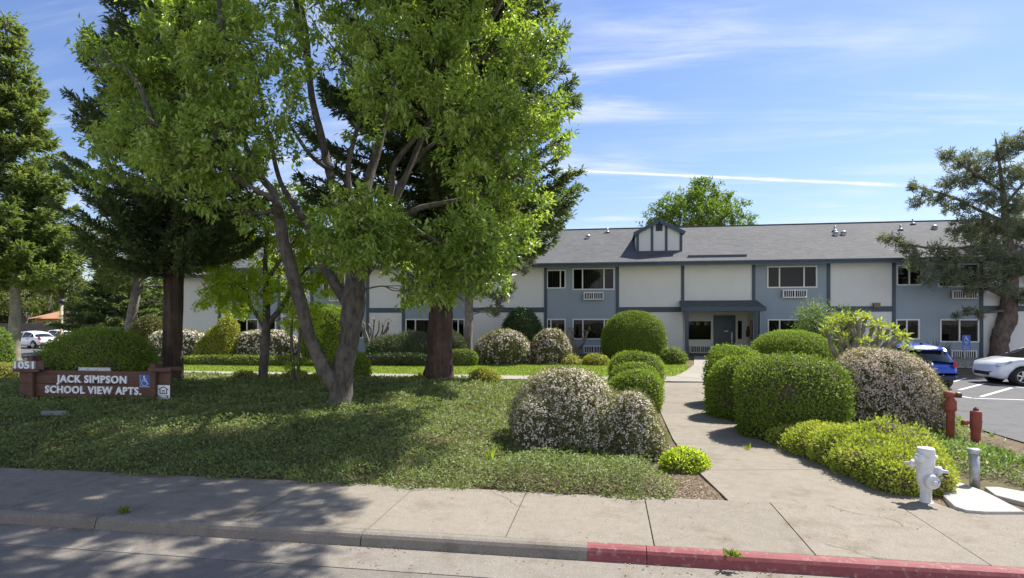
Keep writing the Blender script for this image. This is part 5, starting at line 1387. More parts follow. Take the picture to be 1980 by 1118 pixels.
    # small pine against the building
    pine('small_pine', 'small pine with pale trunk standing against the wall band behind the redwood', 28.0,
         [[(905, 705, 0, 11), (905, 660, 0, 9), (907, 600, 0, 8), (908, 550, 0, 6), (915, 500, 0, 3), (918, 470, 0, 1.5)], [(908, 580, 0, 4), (930, 565, -.2, 3), (960, 570, -.3, 2), (985, 555, -.3, 1)], [(908, 560, 0, 4), (950, 540, .2, 2.5), (1000, 525, .3, 1)], [(907, 590, 0, 4), (880, 570, -.2, 2.5), (860, 560, -.2, 1)]],
         [(930, 560, -.3, 20), (960, 575, -.3, 18), (985, 560, -.3, 14), (950, 600, -.3, 10), (965, 592, -.3, 9), (890, 560, -.2, 20), (870, 570, -.2, 14), (945, 530, .2, 24), (980, 520, .3, 20), (1010, 520, .3, 16), (1030, 505, .4, 14), (915, 510, 0, 24), (890, 530, .3, 22), (960, 490, .2, 24), (1000, 490, .4, 20), (925, 470, 0, 22), (940, 565, .4, 16), (960, 606, -.4, 6)],
         .26, .045, 72, tufts=80, each=14, barkm=B_pale)
    # leaning pale trunk far left
    d = 40.0; q = lambda px, py, dd=0: at(px, py, d + dd); s = d / FPX
    b = at(248, 665, d); b.z = float(H(b.x, b.y))
    L = [[((b.x, b.y, b.z - .1), 11 * s), (q(250, 645), 10 * s), (q(257, 600), 9 * s), (q(265, 545), 8 * s), (q(275, 480), 6 * s), (q(285, 420), 3 * s)], [(q(266, 540), 4 * s), (q(230, 500, 1), 3 * s), (q(190, 470, 1), 2 * s)], [(q(270, 510), 4 * s), (q(310, 480, 1), 3 * s), (q(340, 470, 1), 2 * s)]]
    rg = np.random.default_rng(8)
    C = [(rg.uniform(165, 385), rg.uniform(440, 540), rg.uniform(-1.5, 2.5), rg.uniform(22, 36)) for _ in range(26)] + [(365, 540, 1, 24), (385, 560, 1, 20), (360, 580, 1, 20), (330, 570, 2, 24)]
    broad_tree('leaning_tree', 'tree with leaning pale trunk beyond the dome hedge', b, L, [(q(c[0], c[1], c[2]), c[3] * s) for c in C], F_far, B_pale, .26, 18, r0=.05, dens=.75)
    # far trees along the fence
    labs = ['olive crowned tree far left behind the white saloon', 'spreading olive tree hanging over the terracotta roof', 'bright green tree between lamp pole and dark conifer', 'bright green tree far beyond the leaning trunk',
            'dull green tree behind the left conifer trunk', 'tall olive tree filling the gap above the cars', 'dark green tree rising behind the cream wing', 'green tree behind the olive bush left of the redwood', 'low olive tree behind the left end of the board fence', 'low green tree behind the terracotta house', 'low bushy tree behind the fence right of the lamp pole', 'dull tree beyond the leaning trunk and olive bush', 'wide dull tree at far left behind the parked saloon']
    specs = [(45, 560, 62, 62, F_far, 75), (120, 545, 58, 60, F_far, 62), (175, 575, 60, 45, F_far2, 70), (305, 575, 58, 55, F_far2, 60), (-15, 560, 62, 75, F_far, 66), (95, 470, 70, 70, F_far, 85), (430, 470, 60, 62, F_redwood, 64), (235, 560, 66, 60, F_far, 70), (20, 605, 62, 48, F_far, 84), (95, 600, 62, 46, F_far2, 88), (165, 612, 62, 46, F_far, 80), (285, 610, 62, 48, F_far, 78), (-40, 610, 62, 52, F_far, 80)]
    for k, (px, py, _, r, lf, d) in enumerate(specs):
        q = lambda a, b_, dd=0: at(a, b_, d + dd); s = d / FPX; b = at(px, 650, d); b.z = 0.0
        L = [[((b.x, b.y, -.1), 6 * s), (q(px + 2, 620), 5 * s), (q(px - 2, py + 10), 4 * s), (q(px, py - r * .5), 2 * s)], [(q(px, py + 20), 3 * s), (q(px + r * .5, py - 5), 1.5 * s)], [(q(px, py + 15), 3 * s), (q(px - r * .5, py - 8), 1.5 * s)]]
        C = []
        for _ in range(22):
            v = rand_dirs(1, rg)[0] * r * rg.uniform(.3, .85); C.append((px + v[0] * 1.15, py + v[2] * .85, v[1] * s, rg.uniform(.28, .42) * r))
        broad_tree('far_tree', labs[k], b, L, [(q(c[0], c[1], c[2]), c[3] * s) for c in C], lf, B_tree, .36, 40 + k, r0=.06, dens=.7, group='trees beyond the fence')
build_trees()

def pollard(name, label, px, base, d, stems, tuft, size, seed, n=26, M=None, spread=.9):
    """knobbly stems ending in tufts of young leaves; stems = lists of pixel points"""
    b = at(px, base, d); b.z = float(H(b.x, b.y)); root = empty(name, tuple(b), label, 'shrub'); s = d / FPX
    mb = MB(); cr = MB(); rg = np.random.default_rng(seed)
    for i, st in enumerate(stems):
        pts = [Vector((b.x + rg.normal(0, .03), b.y, b.z - .03))] + [at(p[0], p[1], d + p[2]) for p in st]
        r = np.linspace(st[0][3], st[0][3] * .62, len(pts)) * s
        P, Rr = smooth_path(pts, r, 4); Rr = Rr * (1 + .12 * np.sin(np.arange(len(Rr)) * 1.9 + i)); Rr[-2:] *= 1.35
        mb.tube(P, Rr, 8, lump=.12, seed=i)
        e = P[-1]; k = n
        D = unit(rand_dirs(k, rg) + np.array([0, 0, .75])); base_ = e + D * rg.uniform(0, .14, k)[:, None] * spread + rg.normal(0, .07 * spread, (k, 3))
        add_leaves(cr, base_, D + rand_dirs(k, rg) * .5, rand_dirs(k, rg), size * rg.uniform(.6, 1.2, k), size * .36)
    part('stem', mb, B_pale, root); part('crown', cr, M or F_yellow, root)

pollard('pollarded_shrub', 'knobbly pollarded shrub with yellow and copper leaf tufts behind the pink mound', 1665, 742, 17.6,
        [[(1612, 680, -.1, 5), (1604, 655, -.1, 5), (1597, 642, -.2, 5)], [(1628, 680, 0, 5), (1622, 650, 0, 5), (1609, 625, 0, 5)], [(1632, 680, .1, 5), (1632, 650, .2, 5), (1626, 622, .2, 5)], [(1640, 680, .1, 5), (1640, 650, .1, 5), (1640, 626, .2, 5)],
         [(1645, 690, 0, 6), (1652, 655, 0, 6), (1645, 620, 0, 5)], [(1650, 680, -.2, 5), (1660, 650, -.2, 5), (1660, 617, -.2, 5)], [(1655, 675, 0, 5), (1668, 640, .1, 5), (1672, 615, .2, 5)], [(1665, 690, .1, 5), (1680, 655, .2, 5), (1688, 630, .2, 5)],
         [(1672, 690, 0, 5), (1695, 655, 0, 5), (1702, 632, 0, 5)], [(1680, 690, -.2, 5), (1690, 680, -.3, 5), (1702, 657, -.3, 5)], [(1690, 690, .1, 5), (1712, 665, .2, 5), (1716, 637, .2, 5)], [(1695, 690, -.1, 5), (1715, 672, -.1, 5), (1735, 650, -.1, 5)],
         [(1700, 690, .1, 5), (1726, 668, .2, 5), (1745, 655, .2, 5)], [(1705, 692, -.2, 5), (1735, 685, -.2, 5), (1752, 676, -.2, 5)], [(1664, 690, -.4, 5), (1668, 675, -.4, 5), (1672, 663, -.4, 5)], [(1640, 690, -.3, 4), (1640, 670, -.3, 4), (1633, 660, -.3, 4)]], None, .17, 3, n=40, M=F_gold_rust, spread=1.0)
pollard('bare_stemmed_shrub', 'bare fan of cut stems with copper leaf tips beside the blue wall window', 1117, 702, 29.0,
        [[(1116, 680, 0, 3.4), (1108, 655, 0, 3.4), (1108, 640, 0, 3)], [(1118, 680, 0, 3.4), (1130, 660, 0, 3.4), (1136, 640, 0, 3)], [(1112, 680, 0, 3), (1100, 655, 0, 3), (1098, 640, 0, 3)], [(1118, 675, 0, 3), (1126, 665, -.2, 3), (1128, 655, -.2, 3)]], None, .2, 4, n=7, M=F_spent)
pollard('bare_stemmed_shrub', 'bare fan of cut stems against the cream panel right of the forked trunk', 714, 692, 28.2,
        [[(706, 660, 0, 2.6), (700, 635, 0, 2.6), (695, 625, 0, 2.4)], [(712, 660, 0, 2.6), (706, 640, 0, 2.6), (703, 624, 0, 2.4)], [(712, 660, .2, 2.4), (718, 640, .2, 2.4), (712, 627, .2, 2.4)], [(718, 660, 0, 2.4), (722, 640, 0, 2.4), (724, 618, 0, 2.2)],
         [(722, 660, 0, 2.4), (732, 640, 0, 2.4), (733, 622, 0, 2.2)], [(728, 665, 0, 2.4), (738, 645, 0, 2.4), (741, 628, 0, 2.2)], [(728, 665, .2, 2.4), (745, 640, .2, 2.4), (752, 623, .2, 2.2)], [(728, 668, -.2, 2.4), (742, 650, -.2, 2.4), (752, 632, -.2, 2.2)]], None, .16, 5, n=5, M=F_spent)
def spiky():
    d = 26.5; b = at(1812, 705, d); b.z = float(H(b.x, b.y)); rg = np.random.default_rng(3); mb = MB(); n = 34
    D = unit(np.array([0, 0, 1.]) + rand_dirs(n, rg) * .75); D[:, 2] = np.abs(D[:, 2]) + .2
    add_leaves(mb, np.tile(np.array(tuple(b)), (n, 1)) + rg.normal(0, .06, (n, 3)) * np.array([1, 1, .2]), D, rand_dirs(n, rg), rg.uniform(.7, 1.25, n), .06)
    single('spiky_plant', mb, F_dark, b, 'dark spiky plant against the blue wall above the blue car', 'plant')
spiky()

# ================================================================== OBJECTS
def timber_sign():
    g, d = ground_at(185, 776); Y = g.y
    p = lambda px, py, y=None: on_y(px, py, y or Y)
    zg = float(H(p(185, 776).x, Y))
    root = empty('timber_sign', (p(185, 776).x, Y, zg), 'long red brown timber sign with raised white letters on the bank', 'sign')
    X = lambda px, y=None: p(px, HY, (y or Y) - .045).x
    Z = lambda px, py: p(px, py, Y - .045).z
    zt, zb = Z(180, 718), Z(180, 769); zm = (zt + zb) / 2
    mb = MB(); mb.box(X(36), X(329), Y - .03, Y + .03, zm + .004, zt); mb.box(X(36), X(329), Y - .03, Y + .03, zb, zm - .004); part('board', mb, M_wood, root, .008)
    for a, b, top in ((53, 64, 688), (290, 301, 703)):
        for y0, y1 in ((Y - .12, Y - .035), (Y + .035, Y + .12)):
            mb = MB(); mb.box(X(a, Y - .06), X(b, Y - .06), y0, y1, zg - .3, Z(a, top)); part('post', mb, M_wood, root, .008)
    for a, b, z in ((26, 76, Z(50, 717)), (287, 332, Z(300, 716)), (26, 72, zb - .06), (272, 326, zb - .05)):
        for y0, y1 in ((Y - .17, Y - .122), (Y + .122, Y + .17)):
            mb = MB(); mb.box(X(a, Y - .1), X(b, Y - .1), y0, y1, z - .02, z + .065); part('cross_piece', mb, M_wood, root, .006)
    # number block on top
    z0, z1 = Z(48, 713.5), Z(48, 697)
    mb = MB(); mb.box(X(27, Y - .1), X(85, Y - .1), Y - .15, Y - .125, z0, z1); nb = part('number_board', mb, M_wood, root, .004)
    mb = MB(); mb.box(X(27.5, Y - .1), X(69.5, Y - .1), Y - .160, Y - .151, z0 + .005, z1 - .005); part('number_plate', mb, plain('grey number plate', (.22, .24, .27), .5), nb)
    mb = MB(); add_text(mb, '1051', .225, (X(48, Y - .1), Y - .166, (z0 + z1) / 2), width=X(67) - X(29.5), offset=.006, extrude=.004); part('lettering', mb, M_letter, nb)
    mb = MB()
    add_text(mb, 'JACK SIMPSON', .235, (X(177), Y - .048, Z(177, 735.5)), width=X(245) - X(110), offset=.006, extrude=.016, spacing=1.12)
    add_text(mb, 'SCHOOL VIEW APTS.', .235, (X(179.5), Y - .048, Z(179, 754.5)), width=X(272) - X(87), offset=.006, extrude=.016, spacing=1.12)
    part('lettering', mb, M_letter, root)
    mb = MB(); mb.box(X(149), X(211), Y - .01, Y + .01, zt + .004, zt + .085); tp = part('telephone_plate', mb, M_galv, root)
    mb = MB(); add_text(mb, 'TDD 18007352929', .06, (X(180), Y - .013, zt + .045), width=X(209) - X(151), extrude=.002); part('lettering', mb, M_letter, tp)
    a, b, c, e = X(270.5), X(289), Z(280, 748.5), Z(280, 725); yy = Y - .036
    mb = MB(); mb.box(a, b, yy - .006, yy, c, e); pl = part('access_plate', mb, M_signblue, root)
    mb = MB(); access_symbol(mb, ((a + b) / 2, yy - .006, (c + e) / 2), (e - c) * .88)
    mb.box(a, b, yy - .008, yy - .0055, c, c + .008); mb.box(a, a + .006, yy - .008, yy - .0055, c + .008, e); part('lettering', mb, M_letter, pl)
    a, b, c, e = X(303.5), X(328), Z(316, 772), Z(316, 745); yy = Y - .036; w = b - a; h = e - c
    mb = MB(); mb.box(a, b, yy - .006, yy, c, e); pl = part('housing_plate', mb, M_letter, root)
    mb = MB(); F = lambda u, v: (a + u * w, yy - .009, c + v * h); ext = (0, .002, 0)
    for poly in ([(.12, .72), (.5, .93), (.88, .72), (.88, .65), (.5, .86), (.12, .65)], [(.2, .69), (.28, .72), (.28, .42), (.2, .36)], [(.72, .72), (.8, .69), (.8, .36), (.72, .42)], [(.2, .36), (.28, .43), (.72, .43), (.8, .36)], [(.38, .58), (.62, .58), (.62, .64), (.38, .64)], [(.38, .48), (.62, .48), (.62, .54), (.38, .54)]):
        mb.prism([F(*q) for q in poly], ext)
    add_text(mb, 'EQUAL HOUSING', .04, (a + w / 2, yy - .0075, c + h * .235), width=w * .86, extrude=.001)
    add_text(mb, 'OPPORTUNITY', .04, (a + w / 2, yy - .0075, c + h * .11), width=w * .74, extrude=.001)
    part('lettering', mb, M_ink, pl)
timber_sign()

def ground_light():
    a, _ = ground_at(82, 811); b, _ = ground_at(131, 811); a.z += .12; b.z += .12
    mb = MB(); mb.bar(a, b, .10, .09); mb.bar(a + Vector((.1, .02, -.3)), a + Vector((.1, .02, 0)), .04, .04); mb.bar(b + Vector((-.1, .02, -.3)), b + Vector((-.1, .02, 0)), .04, .04)
    single('ground_light', mb, plain('dull grey housing', (.16, .17, .18), .6, var=.25), (a + b) / 2 - Vector((0, 0, .1)), 'long pale metal ground light lying in the ground cover before the sign', 'lamp', bevel=.015)
ground_light()

def hydrant():
    z0 = .14; x, y = 3.80, 7.90
    root = empty('fire_hydrant', (x, y, z0), 'chalky white fire hydrant at the end of the golden shrub', 'hydrant')
    toc = Vector((-x, -y, 0)).normalized(); side = Vector((toc.y, -toc.x, 0))        # side: to the right seen from the camera is -side
    if side.dot(Vector((CS, SN, 0))) < 0: side = -side
    o = Vector((x, y, z0)); mb = MB()
    mb.lathe([(.10, -.1), (.10, .015), (.085, .02), (.068, .03), (.066, .12), (.070, .2), (.085, .235), (.098, .27), (.104, .33), (.104, .44), (.10, .50), (.096, .56), (.096, .60), (.101, .605), (.102, .685), (.094, .70), (.04, .705)], o, n=28)
    part('barrel', mb, M_hyd, root)
    def outlet(c, ax, r, L, label=None):
        m = MB(); m.lathe([(r * .82, .04), (r * .82, L * .55), (r, L * .55 + .004), (r * 1.04, L * .62), (r * 1.04, L * .86), (r * .96, L * .95), (r * .8, L), (.028, L + .002), (.026, L + .035), (.02, L + .038)], c, ax, 20); q = part('outlet_cap', m, M_hyd, root)
    outlet(o + Vector((0, 0, .575)) , (toc - side * .75).normalized(), .062, .15)
    outlet(o + Vector((0, 0, .575)), (-toc * .8 + side * .9).normalized(), .050, .12)
    outlet(o + Vector((0, 0, .30)), (toc + side * .62).normalized(), .088, .165)
    for ax, z in ((-side * 1 - toc * .1, .475), (side + toc * .1, .43)):
        m = MB(); m.lathe([(.05, .06), (.05, .12), (.058, .125), (.056, .16), (.03, .175), (.022, .19), (.02, .23), (.012, .24)], o + Vector((0, 0, z)), ax, 14); part('side_valve', m, M_hyd, root)
    pts = [o + side * .17 + Vector((0, 0, .42)) + toc * .02, o + side * .165 + toc * .07 + Vector((0, 0, .36)), o + side * .12 + toc * .14 + Vector((0, 0, .27))]
    m = MB(); m.tube(pts, [.007] * 3, 6); part('chain', m, M_galv, root)
hydrant()
bpy.data.objects['fire_hydrant'].scale = (.93, .93, .96)

def pipes():
    b, d = ground_at(1837, 862); b.z = float(H(b.x, b.y)); k = d / FPX
    root = empty('standpipe', tuple(b), 'taller red standpipe with a side facing coupling at its top', 'pipe', 'red fire standpipes')
    top = (CAMZ + (HY - 757) * k) - b.z
    r = 7.2 * k; m = MB(); lean = Vector((.012, 0, 1))
    m.lathe([(r, -.1), (r, top * .62), (r * 1.05, top * .63), (r * 1.38, top * .66), (r * 1.42, top * .70), (r * 1.36, top * .82), (r * 1.05, top * .85), (r * .85, top * .87), (r * .85, top * .93)], b, lean, 20); part('pipe', m, M_pipe, root)
    t = b + lean * (top * .94); s = Vector((CS, SN, 0)); toc = Vector((-b.x, -b.y, 0)).normalized()
    m = MB(); m.lathe([(.03, -.10), (r * .95, -.09), (r * 1.02, -.03), (r * .9, .02), (r * .62, .04), (r * .62, .07)], t, (s + toc * .4).normalized(), 18); part('coupling', m, M_pipe, root)
    m = MB(); m.lathe([(r * .72, .07), (r * .78, .075), (r * .78, .15), (r * .55, .16), (.012, .165)], t, (s + toc * .4).normalized(), 16); part('cap', m, plain('dull red brown cap', (.10, .035, .03), .5), root)
    b, d = ground_at(1886, 872); b.z = float(H(b.x, b.y)); k = d / FPX
    root = empty('standpipe', tuple(b), 'shorter thick red standpipe with small side outlet behind the grey bollard', 'pipe', 'red fire standpipes')
    top = (CAMZ + (HY - 789) * k) - b.z; r = 8.0 * k; m = MB()
    m.lathe([(r, -.1), (r, top * .44), (r * 1.02, top * .45), (r * 1.2, top * .53), (r * 1.22, top * .90), (r * 1.1, top * .93), (r * .9, top * .94), (.03, top * .945)], b, (.015, 0, 1), 20); part('pipe', m, M_pipe, root)
    t = b + Vector((.015, 0, 1)) * (top * .94)
    m = MB(); m.lathe([(r * .62, .0), (r * .62, .035), (r * .3, .04), (r * .3, .06)], t, n=8); part('cap', m, plain('dull red brown cap', (.10, .035, .03), .5), root)
    c = b + Vector((0, 0, top * .66)); m = MB(); m.lathe([(.022, .04), (.022, r * 2.0), (r * .55, r * 2.0), (r * .6, r * 2.05), (r * .6, r * 3.1), (r * .5, r * 3.15)], c, -s, 14); part('side_outlet', m, M_pipe, root)
    c = b + Vector((0, 0, top * .70)); m = MB(); m.lathe([(r * .5, r * .9), (r * .5, r * 1.32), (.01, r * 1.34)], c, (s + toc * .4).normalized(), 10); part('badge', m, M_galv, root)
    # grey steel bollard
    b = at(1885, 944, 7.85); b.z = float(H(b.x, b.y)); k = 7.85 / FPX; top = (CAMZ + (HY - 867) * k) - b.z; r = 8.6 * k
    root = empty('bollard', tuple(b), 'grey galvanised steel bollard with flat cap beside the pale slab', 'bollard'); m = MB()
    m.lathe([(r, -.1), (r, top * .88), (.01, top * .885)], b, (-.03, .0, 1), 20); part('post', m, M_galv, root)
    m = MB(); t = b + Vector((-.03, 0, 1)) * (top * .87); m.lathe([(r * 1.18, 0), (r * 1.24, .01), (r * 1.24, .045), (r * 1.12, .06), (.01, .065)], t, (-.03, 0, 1), 20); part('cap', m, M_galv, root)
pipes()

def slabs():
    def P(px, py, z): r = raydir(px, py); d = (CAMZ - z) / -r.z; return (r.x * d, r.y * d, z)
    def slab(pix, label):
        z = .195; poly = [P(a, b, z) for a, b in pix]; c = np.mean(poly, 0); mb = MB(); mb.prism(poly[::-1], (0, 0, -.12)); return single('concrete_slab', mb, M_pad, (c[0], c[1], .1), label, 'slab', 'pale concrete slabs in the bed', bevel=.012)
    slab([(1822, 926), (1850, 930), (1905, 950), (1982, 989), (1905, 989), (1868, 986), (1845, 978), (1824, 958)], 'pale concrete slab between the hydrant and the bollard')
    slab([(1903, 941), (1930, 941), (1990, 952), (2060, 970), (2060, 990), (1960, 966), (1925, 957)], 'low concrete slab with a raised edge right of the bollard')
    # earth apron under them
slabs()

def parking_sign():
    d = 27.2; b = at(1866, 713, d); b.z = float(H(b.x, b.y)) ; k = d / FPX
    root = empty('parking_sign', tuple(b), 'blue accessible parking sign on a thin steel post beside the pine', 'sign')
    X = lambda p: at(p, 620, d); y = b.y; zt = at(1870, 648, d).z
    m = MB(); m.box(b.x - .025, b.x + .025, y, y + .04, b.z - .1, zt - .05); part('post', m, M_galv, root)
    w = .17; z1, z2, z3 = at(1870, 667, d).z, at(1870, 668, d).z, at(1870, 677.5, d).z
    m = MB(); m.box(b.x + .05 - w, b.x + .05 + w, y - .012, y, z1, zt); p1 = part('plate', m, M_signblue, root, .003)
    m = MB(); access_symbol(m, (b.x + .05, y - .012, zt - .19), .26); add_text(m, 'PARKING', .06, (b.x + .05, y - .015, z1 + .10), width=.2, extrude=.001); add_text(m, 'ONLY', .06, (b.x + .05, y - .015, z1 + .045), width=.12, extrude=.001); part('lettering', m, M_letter, p1)
    m = MB(); m.box(b.x + .05 - w, b.x + .05 + w, y - .012, y, z3, z2); p2 = part('plate', m, M_signblue, root, .003)
    m = MB(); add_text(m, 'MINIMUM', .06, (b.x + .05, y - .015, z3 + .155), width=.25, extrude=.001); add_text(m, 'FINE $250', .06, (b.x + .05, y - .015, z3 + .07), width=.25, extrude=.001); part('lettering', m, M_letter, p2)
parking_sign()

# ---- cars: lofted body, glass house, wheels with rims, lamps
def car_paint(name, c): return plain(name, c, 0.28, 0.0, var=0.03, scale=1.5, coat=0.8)
def build_car(name, label, loc, heading, paint, kind='hatch', group='parked cars'):
    """car built along +X (front), then turned to its heading"""
    root = empty(name, (0, 0, 0), label, 'car', group)
    Lh = 2.05 if kind == 'hatch' else 2.3
    W = .86; N = 33
    xs = np.linspace(-Lh, Lh, N)
    f = (xs + Lh) / (2 * Lh)
    belt = np.interp(f, [0, .03, .10, .35, .70, .80, .92, .98, 1], [.62, .80, .92, .95, .96, .95, .84, .77, .60] if kind == 'hatch' else [.70, .86, .93, .92, .90, .83, .73, .60, .48])
    hw = W * np.interp(f, [0, .02, .06, .15, .5, .85, .94, .98, 1], [.86, .93, .96, .99, 1, .98, .92, .84, .66])
    low = np.interp(f, [0, .05, .1, .9, .95, 1], [.36, .26, .20, .19, .22, .30])
    wheels = (-Lh + .72, Lh - .84); WR = .315
    def ring(i):
        b, w, l = belt[i], hw[i], low[i]
        pts = [(0, l), (w * .80, l), (w * .95, l + .05), (w * 1.0, l + .18), (w * 1.0, (l + b) / 2 + .05), (w * .985, b - .16), (w * .945, b - .03), (w * .86, b + .012), (0, b + .03)]
        for xw in wheels:                                    # wheel arches: lift the lower edge
            dx = abs(xs[i] - xw)
            if dx < WR + .07:
                h = math.sqrt((WR + .07) ** 2 - dx ** 2) + WR
                pts = [(y, max(z, h) if (y > .5 and k < 5) else z) for k, (y, z) in enumerate(pts)]
        return pts
    V = [(x, s * y, z) for i, x in enumerate(xs) for s in (1,) for (y, z) in ring(i) + [(-y, z) for y, z in ring(i)[-2:0:-1]]]
    m = len(ring(0)) * 2 - 2; F = [(i * m + j, (i + 1) * m + j, (i + 1) * m + (j + 1) % m, i * m + (j + 1) % m) for i in range(N - 1) for j in range(m)]
    mb = MB(); mb.add(V, F + [tuple(range(m)), tuple(range((N - 1) * m, N * m))[::-1]], 0, True)
    body = part('body', mb, paint, root)
    # glass house stations: x, roof height, half width at the belt, half width at the roof
    if kind == 'hatch': st = [(-Lh + .14, .93, .72, .70), (-Lh + .40, 1.30, .75, .56), (-Lh + .62, 1.44, .77, .57), (-.6, 1.50, .79, .60), (-.08, 1.47, .79, .60), (.42, 1.31, .78, .60), (1.02, 1.06, .76, .66), (1.32, .93, .72, .70)]
    else: st = [(-Lh + .55, .96, .68, .64), (-Lh + .95, 1.20, .74, .58), (-Lh + 1.40, 1.38, .77, .57), (-.35, 1.44, .79, .58), (.30, 1.40, .79, .58), (.72, 1.22, .78, .60), (1.12, .98, .76, .66), (1.36, .88, .72, .70)]
    sx = np.linspace(st[0][0], st[-1][0], 25); A = np.array(st)
    zt = np.interp(sx, A[:, 0], A[:, 1]); wb = np.interp(sx, A[:, 0], A[:, 2]); wr = np.interp(sx, A[:, 0], A[:, 3]); zb = np.interp(sx, xs, belt) - .02
    def gr(i, lo, hi, o):
        out = []
        for t in lo: out.append(((wb[i] + (wr[i] - wb[i]) * t ** 1.3) * 1 + o, zb[i] + (zt[i] - .05 - zb[i]) * t))
        for t in hi: out.append((wr[i] * (1 - t) * .98 + o * .5, zt[i] - .05 + .055 * math.sin(t * math.pi / 2) + o))
        return out
    def loft(o, lo, hi, i0, i1):
        V, F = [], []; R0 = gr(0, lo, hi, o); m = len(R0) * 2 - (1 if hi and hi[-1] == 1 else 0)
        for i in range(i0, i1 + 1):
            r = gr(i, lo, hi, o); mir = [(-y, z) for y, z in (r[-2::-1] if (hi and hi[-1] == 1) else r[::-1])]
            V += [(sx[i], y, z) for y, z in r + mir]
        m = len(V) // (i1 - i0 + 1)
        for i in range(i1 - i0):
            for j in range(m - 1): F.append((i * m + j, (i + 1) * m + j, (i + 1) * m + j + 1, i * m + j + 1))
        return V, F
    V, F = loft(0, [0, .3, .6, .85, 1], [.3, .65, 1], 0, 24); mb = MB(); mb.add(V, F, 0, True); part('window_glass', mb, M_carglass, root)
    i0 = int(np.argmin(abs(sx - st[1][0]))); i1 = int(np.argmin(abs(sx - st[4][0]))) + 1
    V, F = loft(.012, [.90, 1], [.3, .65, 1], i0, i1); mb = MB(); mb.add(V, F, 0, True)
    if kind == 'hatch': xr = sx[i0]; mb.prism([(xr + .1, -.56, zt[i0] + .015), (xr + .1, .56, zt[i0] + .015), (xr - .15, .50, zt[i0] - .015), (xr - .15, -.50, zt[i0] - .015)], (0, 0, .03))
    part('roof', mb, paint, root)
    mb = MB()
    def on_side(x, t, s, o=.012):
        z0, z1 = np.interp(x, sx, zb), np.interp(x, sx, zt) - .05; w0, w1 = np.interp(x, sx, wb), np.interp(x, sx, wr)
        return Vector((x, s * (w0 + (w1 - w0) * t ** 1.3 + o), z0 + (z1 - z0) * t))
    for s in (1, -1):
        for run, wd in (([(st[-1][0] - .06, .02), (st[5][0], .97), (st[4][0], .97)], .07), ([(st[0][0] + .04, .02), (st[1][0] + .02, .97), (st[2][0], .97)], .11), ([(-.12, 0), (-.10, .97)], .07), ([(-1.0, 0), (-1.12, .97)], .07)):
            for (xa, ta), (xb, tb) in zip(run[:-1], run[1:]):
                for k in range(4):
                    u, v = k / 4, (k + 1) / 4
                    mb.bar(on_side(xa + (xb - xa) * u, ta + (tb - ta) * u, s), on_side(xa + (xb - xa) * v, ta + (tb - ta) * v, s), wd, .025, up=(1, 0, 0) if abs(xa - xb) < .2 else (0, 0, 1))
    part('pillar', mb, paint, root)
    rearx = -Lh
    for s in (1, -1):
        side = lambda x, o=.012: s * (float(np.interp(x, xs, hw)) * .97 + o)
        mb = MB(); tl = [(rearx + .015, s * .60, .76), (rearx + .03, s * .76, .74), (rearx + .24, side(rearx + .24), .84), (rearx + .22, side(rearx + .2, -.03), .97), (rearx + .10, s * .70, .95)]
        mb.prism(tl, (-.02, s * .012, 0)); part('tail_light', mb, plain('red lamp plastic', (.40, .012, .012), .15, var=.05), root)
        a_, b_ = Lh - .52, Lh - .12
        mb = MB(); mb.prism([(a_, side(a_), .80), (b_, side(b_), .64), (b_ + .05, side(b_ + .05) * .95, .67), (b_ - .04, side(b_, -.05), .76), (a_, side(a_, -.03), .86)], (.01, s * .012, .006)); part('headlight', mb, plain('clear lamp plastic', (.30, .32, .35), .1, spec=.8), root)
        mb = MB(); mb.lathe([(.01, -.10), (.05, -.085), (.062, 0), (.05, .07), (.01, .08)], (.62, s * .95, 1.03), (0, 1, .05), 10); mb.bar((.64, s * .80, .97), (.64, s * .92, 1.0), .05, .03); part('mirror', mb, paint if kind != 'hatch' or 'white' in label else M_black, root)
        mb = MB()
        for xa in (-.98, .0, .95): mb.bar((xa, s * W * 1.002, .32), (xa, s * W * .985, .86), .012, .008, up=(1, 0, 0))
        mb.bar((-.9, s * W * 1.0, .80), (-.72, s * W * 1.0, .80), .03, .04); mb.bar((.05, s * W * 1.0, .80), (.23, s * W * 1.0, .80), .03, .04)
        part('door_trim', mb, M_black, root)
    mb = MB(); mb.box(Lh - .05, Lh + .015, -.45, .45, .33, .46); part('front_grille', mb, M_black, root, .02)
    mb = MB(); mb.box(rearx - .03, rearx + .05, -.70, .70, .30, .44); part('rear_bumper_skirt', mb, M_black, root, .02)
    mb = MB(); mb.box(rearx + .015, rearx + .045, -.16, .16, .62, .70) if kind == 'hatch' else mb.box(rearx - .01, rearx + .02, -.16, .16, .62, .70); part('number_plate', mb, plain('blank pale plate', (.55, .56, .54), .5), root)
    if kind == 'hatch':
        mb = MB(); mb.bar((rearx + .10, .0, .99), (rearx + .16, .36, 1.03), .03, .02); part('wiper', mb, M_black, root)
        mb = MB(); mb.lathe([(.045, 0), (.05, .01), (.02, .014)], (rearx + .035, 0, .82), (-1, 0, .1), 14); part('badge', mb, M_metal, root)
        mb = MB(); mb.lathe([(.06, 0), (.02, .06), (.005, .075)], (-Lh + .75, 0, 1.47), n=8); part('antenna', mb, M_black, root)
